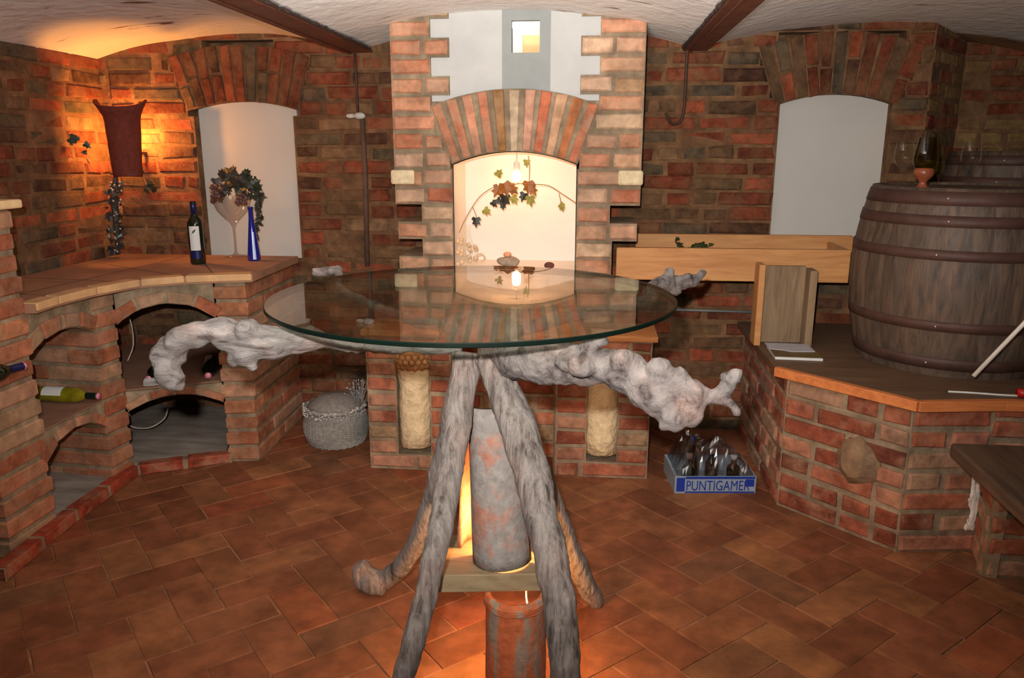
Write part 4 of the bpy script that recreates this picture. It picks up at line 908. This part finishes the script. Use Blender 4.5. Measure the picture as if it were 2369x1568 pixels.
mb = MB(); mb.prism([(-0.08, -0.035), (-0.02, -0.06), (0.01, -0.085), (0.12, -0.075), (0.12, 0.07), (-0.08, 0.08)], 0.0, 0.003); mb.build('sheet', plain('lilac_paper', rgb(176, 172, 178), 0.6, var=0.12, scale=18, bmp=0), lf, local=True)

# ------------------------------------------------------------------ barrels
def stave_mat(name, a, b_):
    m, nt, b = new_mat(name); L = nt.links; v = pos(nt, (6, 6, 1)); at = nd(nt, 'ShaderNodeAttribute', attribute_name='tint')
    n1 = noise_n(nt, v, 6, 7, 0.65, 0.5); r1 = ramp(nt, [(0.3, b_), (0.62, a)]); L.new(n1, r1.inputs[0])
    c = mixc(nt, r1.outputs[0], at.outputs['Color'], 1.0, 'MULTIPLY'); L.new(c, b.inputs['Base Color']); b.inputs['Roughness'].default_value = 0.55; b.inputs['Specular IOR Level'].default_value = 0.35
    bump(nt, b, n1, 0.5, 0.01); return m
M_STAVE = stave_mat('barrel_stave', rgb(104, 84, 70), rgb(58, 52, 46)); M_HOOP = plain('rusty_hoop', rgb(74, 50, 42), 0.6, 0.1, var=0.25, scale=12, bmp=0.3); M_RIVET = plain('bright_rivet', rgb(210, 190, 170), 0.25, 0.8, var=0.1, bmp=0)
def barrel(label, loc, h, rb, rt, rm, hoops, nst=26, seed=0, group=None):
    th = thing('wooden_barrel', label, 'barrel', loc, group); random.seed(seed)
    def rad(t): return rb + (rt - rb)*t + (rm - (rb + rt)/2)*(1 - (2*t - 1)**2)
    mb = MB(); sub = 4; nz = 20
    for s in range(nst):
        k = random.uniform(0.72, 1.12); col = (k, k*random.uniform(0.95, 1.02), k*random.uniform(0.9, 1.0)); a0 = 2*PI*s/nst; v = []; fs = []
        for i in range(nz + 1):
            t = i/nz
            for q in range(sub + 1):
                a = a0 + 2*PI/nst*q/sub; r = rad(t) - (0.004 if q in (0, sub) else 0); v.append((r*math.cos(a), r*math.sin(a), h*t))
        m = sub + 1
        for i in range(nz):
            for q in range(sub): fs.append((i*m+q, i*m+q+1, (i+1)*m+q+1, (i+1)*m+q))
        o0 = len(v)
        for q in range(sub + 1):
            a = a0 + 2*PI/nst*q/sub; v.append(((rt - 0.03)*math.cos(a), (rt - 0.03)*math.sin(a), h)); 
        for q in range(sub + 1):
            a = a0 + 2*PI/nst*q/sub; v.append(((rt - 0.03)*math.cos(a), (rt - 0.03)*math.sin(a), h - 0.05))
        for q in range(sub): fs.append((nz*m+q, nz*m+q+1, o0+q+1, o0+q)); fs.append((o0+q, o0+q+1, o0+m+q+1, o0+m+q))
        mb.add(v, fs, 0, col)
    mb.build('stave_body', M_STAVE, th, smooth=True, local=True)
    mb = MB()
    for k in range(7):
        x0 = -rt + 0.03 + (2*rt - 0.06)*k/7; x1 = x0 + (2*rt - 0.06)/7 - 0.003; n = 6; poly = []
        R = rt - 0.028
        for q in range(n + 1): x = x0 + (x1-x0)*q/n; poly.append((x, -math.sqrt(max(0, R*R - x*x))))
        for q in range(n, -1, -1): x = x0 + (x1-x0)*q/n; poly.append((x, math.sqrt(max(0, R*R - x*x)) + 1e-4))
        mb.prism(poly, h - 0.04, h - 0.012, 0, (0.9 + jit(0.15),)*3)
    mb.build('head', M_STAVE, th, local=True)
    for (z, w) in hoops:
        mb = MB(); z0, z1 = z - w/2, z + w/2
        mb.lathe([(rad(z0/h) + 0.000, z0), (rad(z0/h) + 0.004, z0), (rad(z/h) + 0.004, z), (rad(z1/h) + 0.004, z1), (rad(z1/h), z1)], 72); hp = mb.build('hoop', M_HOOP, th, smooth=True, local=True)
        mb = MB(); a = math.atan2(-loc[1], -loc[0]) - 0.12 + jit(0.05); mb.ball(((rad(z/h) + 0.005)*math.cos(a), (rad(z/h) + 0.005)*math.sin(a), z), 0.006, 6)
        rv = mb.build('rivet', M_RIVET, hp, smooth=True, local=True)
    return th
BC1 = (1.64, 3.68, BH + 0.001); BC2 = (2.17, 4.42, BH + 0.001)
B1H = 0.785
barrel('large dark oak barrel standing in front on the bar top, with glasses on it', BC1, B1H, 0.375, 0.375, 0.435, [(0.06, 0.05), (0.225, 0.042), (0.52, 0.042), (0.655, 0.045), (0.745, 0.055)], seed=2, group='oak barrels on the bar')
barrel('second oak barrel rising taller behind the front barrel in the corner', BC2, 0.93, 0.28, 0.28, 0.33, [(0.07, 0.04), (0.24, 0.04), (0.62, 0.04), (0.78, 0.045), (0.885, 0.05)], seed=5, group='oak barrels on the bar')
random.seed(21)
HT = BH + B1H - 0.0105
def wineglass(label, loc):
    th = thing('wine_glass', label, 'glass', loc, 'wine glasses on the front barrel')
    mb = MB(); mb.lathe([(0.034, 0.0), (0.034, 0.002), (0.006, 0.008), (0.0035, 0.02), (0.0035, 0.075), (0.012, 0.085), (0.033, 0.105), (0.041, 0.13), (0.038, 0.165), (0.033, 0.195)], 32, caps=False); mb.build('glass_bowl', M_GLASS, th, smooth=True, local=True)
    return th
g1 = W(2082, 440, Y=3.72); wineglass('clear wine glass left of the green goblet on the front barrel', (g1.x, 3.72, HT))
g2 = W(2236, 440, Y=3.60); wineglass('clear wine glass right of the green goblet on the front barrel', (g2.x, 3.60, HT))
g3 = W(2130, 460, Y=3.58); gg = thing('green_goblet', 'olive green glass goblet on a brown clay foot on the front barrel', 'goblet', (g3.x, 3.58, HT))
mb = MB(); mb.lathe([(0.033, 0.085), (0.046, 0.10), (0.05, 0.125), (0.045, 0.16), (0.035, 0.215)], 32, caps=False); mb.build('green_bowl', thin_glass('olive_green_glass', (0.52, 0.5, 0.12), add=0.03), gg, smooth=True, local=True)
mb = MB(); mb.lathe([(0.034, 0), (0.034, 0.004), (0.018, 0.012), (0.015, 0.03), (0.03, 0.045), (0.04, 0.06), (0.04, 0.075), (0.034, 0.088), (0, 0.09)], 28); mb.build('brown_foot', plain('brown_red_foot', rgb(140, 74, 48), 0.35, var=0.2), gg, smooth=True, local=True)

# rod, cable, plug and framed board at the right edge
a = W(2255, 868, Z=BH + 0.01); b = W(2385, 722, Y=2.95)
a = Vector((a.x, a.y - 0.06, BH + 0.009)); 
mb = MB(); mb.tube([W(2252, 870, Y=3.10), W(2372, 745, Y=3.06), W(2450, 664, Y=3.04)], 0.0085, 10); tag(mb.build('white_rod', M_WHITE, smooth=True), 'white slanting rod leaning across the front barrel at the right edge', 'rod')
mb = MB(); P, R = catmull(PX([(2198, 876, 3.115), (2240, 872, 3.11), (2285, 876, 3.10), (2320, 884, 3.09), (2358, 886, 3.085)]), [0.0042]*5); P = [Vector((q.x, q.y, BH + 0.0045)) for q in P]; mb.tube(P, R, 8)
cb = tag(mb.build('cable', M_WHITE, smooth=True), 'white cable lying on the bar top at the right edge', 'cable')
mb = MB(); q = P[-1]; mb.tube([q + Vector((0.0, 0, 0.012)), q + Vector((0.05, 0, 0.012))], 0.017, 14); tag(mb.build('red_plug', plain('red_plastic', rgb(176, 26, 24), 0.35, var=0.05, bmp=0), smooth=True), 'red plastic plug at the end of the white cable on the bar', 'plug')
fr = thing('leaning_frame', 'wooden framed board leaning at the right edge of the bar', 'frame', (1.80, 3.14, BH + 0.004), rot=(math.radians(-6), 0, 0.1))
mb = MB(); mb.prism([(-0.03, 0), (0, 0), (0.11, 0.32), (0.08, 0.32)], 0, 0.02, M=Matrix.Rotation(PI/2, 4, 'X') @ Matrix.Translation((0, 0, -0.02))); mb.build('frame_bar', M_OLDW, fr, local=True)
mb = MB(); mb.prism([(0.0, 0), (0.3, 0), (0.35, 0.32), (0.11, 0.32)], 0, 0.008, M=Matrix.Rotation(PI/2, 4, 'X') @ Matrix.Translation((0, 0, -0.015))); mb.build('panel', plain('dusky_panel', rgb(150, 130, 116), 0.7), fr, local=True)

# ------------------------------------------------------------------ basket and drinks tray on the floor
bs = thing('wicker_basket', 'round grey wicker basket on the floor left of the fireplace', 'basket', (-1.405, 4.03, 0))
mb = MB(); n = 96; prof = []
for i in range(40):
    t = i/39; prof.append((0.135 + 0.045*math.sin(PI*min(1, 0.15 + t*0.75)) + 0.003*math.sin(i*PI), 0.205*t))
v = []; fs = []
for i, (r, z) in enumerate(prof):
    for k in range(n):
        rr = r + 0.0035*math.sin(k*PI/2 + (i % 2)*PI + PI/4)
        v.append((rr*math.cos(2*PI*k/n), rr*math.sin(2*PI*k/n), z))
for i in range(39):
    for k in range(n): fs.append((i*n+k, i*n+(k+1) % n, (i+1)*n+(k+1) % n, (i+1)*n+k))
fs.append(tuple(range(n-1, -1, -1))); mb.add(v, fs)
M_WICK = plain('grey_wicker', rgb(138, 134, 128), 0.85, var=0.3, scale=60, bmp=0.6)
mb.build('woven_body', M_WICK, bs, local=True)
mb = MB(); P = [((0.163 + 0.004*math.sin(k*1.7))*math.cos(2*PI*k/60), (0.163 + 0.004*math.sin(k*1.7))*math.sin(2*PI*k/60), 0.207 + 0.004*math.cos(k*1.7)) for k in range(61)]; mb.tube(P, 0.011, 8); mb.build('braided_rim', M_WICK, bs, smooth=True, local=True)
mb = MB(); mb.lathe([(0.155, 0.19), (0.145, 0.225), (0.09, 0.262), (0.0, 0.275)], 40); mb.build('lid_cushion', plain('grey_felt', rgb(128, 120, 114), 0.95, var=0.25, scale=50, bmp=0.8), bs, smooth=True, local=True)
sp = thing('silver_twigs', 'tuft of silvery artificial twigs sticking up at the basket right side', 'twigs', (-1.28, 4.06, 0.21))
mb = MB(); bd = MB()
for k in range(34):
    a = random.random()*2*PI; q0 = Vector((0.02*math.cos(a), 0.02*math.sin(a), 0)); q2 = Vector((0.09*math.cos(a)*random.random() - 0.01, 0.05*math.sin(a), random.uniform(0.04, 0.14)))
    mb.tube([q0, (q0 + q2)/2 + Vector((0, 0, 0.02)), q2], 0.0016, 5); bd.ball(q2, 0.004, 6)
mb.build('twig', M_WICK, sp, local=True); bd.build('beads', plain('silver_bead_b', rgb(190, 192, 196), 0.3, 0.4), sp, smooth=True, local=True)['kind'] = 'stuff'
sb = thing('tinsel', 'band of whitish tinsel beads on the front of the basket rim', 'tinsel', (-1.405, 4.03, 0.2))
mb = MB()
for k in range(150):
    a = random.uniform(PI*1.0, PI*2.0); mb.ball((0.176*math.cos(a), 0.176*math.sin(a), 0.0 + jit(0.028)), random.uniform(0.0025, 0.005), 5)
tb = mb.build('beads', plain('white_bead', rgb(196, 192, 186), 0.5), sb, smooth=True, local=True); tb['kind'] = 'stuff'; sb['kind'] = 'stuff'
cl, cr = W(1560, 1141, Z=0), W(1747, 1141, Z=0); U = (cr - cl); LW = U.length; ang = math.atan2(U.y, U.x)
cr_ = thing('drinks_tray', 'blue and white cardboard drinks tray on the floor right of the fireplace', 'tray', ((cl.x + cr.x)/2, (cl.y + cr.y)/2, 0), rot=(0, 0, ang))
M_TRAY = plain('grey_white_card', rgb(136, 146, 156), 0.5, var=0.08, scale=10, bmp=0); M_TBLUE = plain('blue_print', rgb(28, 52, 140), 0.4, var=0.1, bmp=0); hw = LW/2; TD = 0.27
mb = MB(); mb.box(-hw, hw, 0, 0.004, 0, 0.088); mb.box(-hw, -hw + 0.004, 0.004, TD, 0, 0.088); mb.box(hw - 0.004, hw, 0.004, TD, 0, 0.088); mb.box(-hw, hw, TD, TD + 0.004, 0, 0.088); mb.box(-hw + 0.004, hw - 0.004, 0.004, TD, 0, 0.004); mb.build('tray_body', M_TRAY, cr_, local=True)
mb = MB(); mb.box(-hw + 0.008, -hw + 0.048, -0.001, 0, 0.01, 0.08); mb.box(-hw + 0.05, hw - 0.005, -0.001, 0, 0.074, 0.086); mb.box(-hw + 0.05, hw - 0.005, -0.001, 0, 0.002, 0.010); mb.box(hw - 0.05, hw - 0.008, -0.001, 0, 0.035, 0.072); mb.build('printed_panel', M_TBLUE, cr_, local=True)
cu = bpy.data.curves.new('lettering', 'FONT'); cu.body = 'PUNTIGAMER'; cu.size = 0.072; cu.extrude = 0.0008; cu.align_x = 'CENTER'; cu.offset = 0.0
to = bpy.data.objects.new('tmp_text', cu); COL.objects.link(to); bpy.context.view_layer.update()
me = bpy.data.meshes.new_from_object(to); bpy.data.objects.remove(to); me.materials.clear(); me.materials.append(M_TBLUE)
wtx = max(v.co.x for v in me.vertices) - min(v.co.x for v in me.vertices); kx = (2*hw - 0.085)/wtx
for v_ in me.vertices: v_.co = Vector((v_.co.x*kx, -v_.co.z - 0.0012, v_.co.y*1.0))
lt_ = bpy.data.objects.new('lettering', me); COL.objects.link(lt_); lt_.parent = cr_; lt_.location = (0.012, 0, 0.016)
for i, (x, y, h, m, lab) in enumerate(((-0.115, 0.07, 0.17, 'k', 'dark bottle with white marks standing in the tray at its left'), (0.02, 0.16, 0.16, 'k', 'dark bottle standing in the middle of the tray'), (0.11, 0.10, 0.15, 'k', 'dark bottle with a shiny shoulder at the tray right'), (-0.085, 0.13, 0.235, 'b', 'bottle with a blue cap standing tallest in the tray'))):
    q = Matrix.Rotation(ang, 3, 'Z') @ Vector((x, y, 0)) + Vector(cr_.location)
    bt = thing('drink_bottle', lab, 'bottle', (q.x, q.y, 0.0045), 'bottles in the drinks tray')
    mb = MB(); mb.lathe(bottle_prof(h, 0.032, 0.013, 0.55), 20); mb.build('glass_body', M_BLK, bt, smooth=True, local=True)
    mb = MB(); mb.lathe([(0.015, h*0.86), (0.016, h), (0.0, h + 0.001)], 16); mb.build('cap', M_TBLUE if m == 'b' else M_LABEL, bt, smooth=True, local=True)
# crumpled clear film over the tray
mb = MB(); nx, ny = 26, 18; v = []; fs = []
for i in range(nx + 1):
    for j in range(ny + 1):
        x = -hw + 0.01 + (2*hw - 0.02)*i/nx; y = 0.012 + (TD - 0.02)*j/ny; e = min(i, nx - i, j, ny - j)/5
        z = 0.09 + min(1, e)*(0.105 + 0.03*math.sin(i*0.5)) + 0.045*noise.noise(Vector((x*28, y*28, 3)))*min(1, e + 0.2) + (0.045 if i < nx*0.45 else 0)*min(1, e)
        v.append((x, y, z))
for i in range(nx):
    for j in range(ny): fs.append((i*(ny+1)+j, (i+1)*(ny+1)+j, (i+1)*(ny+1)+j+1, i*(ny+1)+j+1))
mb.add(v, fs); fl_ = mb.build('plastic_film', thin_glass('clear_film', (0.93, 0.93, 0.94), 1.6, 0.10, 0.10)); fl_.location = cr_.location; fl_.rotation_euler = cr_.rotation_euler
tag(fl_, 'crumpled clear plastic film draped over the bottles in the tray', 'film'); sl = fl_.modifiers.new('solid', 'SOLIDIFY'); sl.thickness = 0.0006
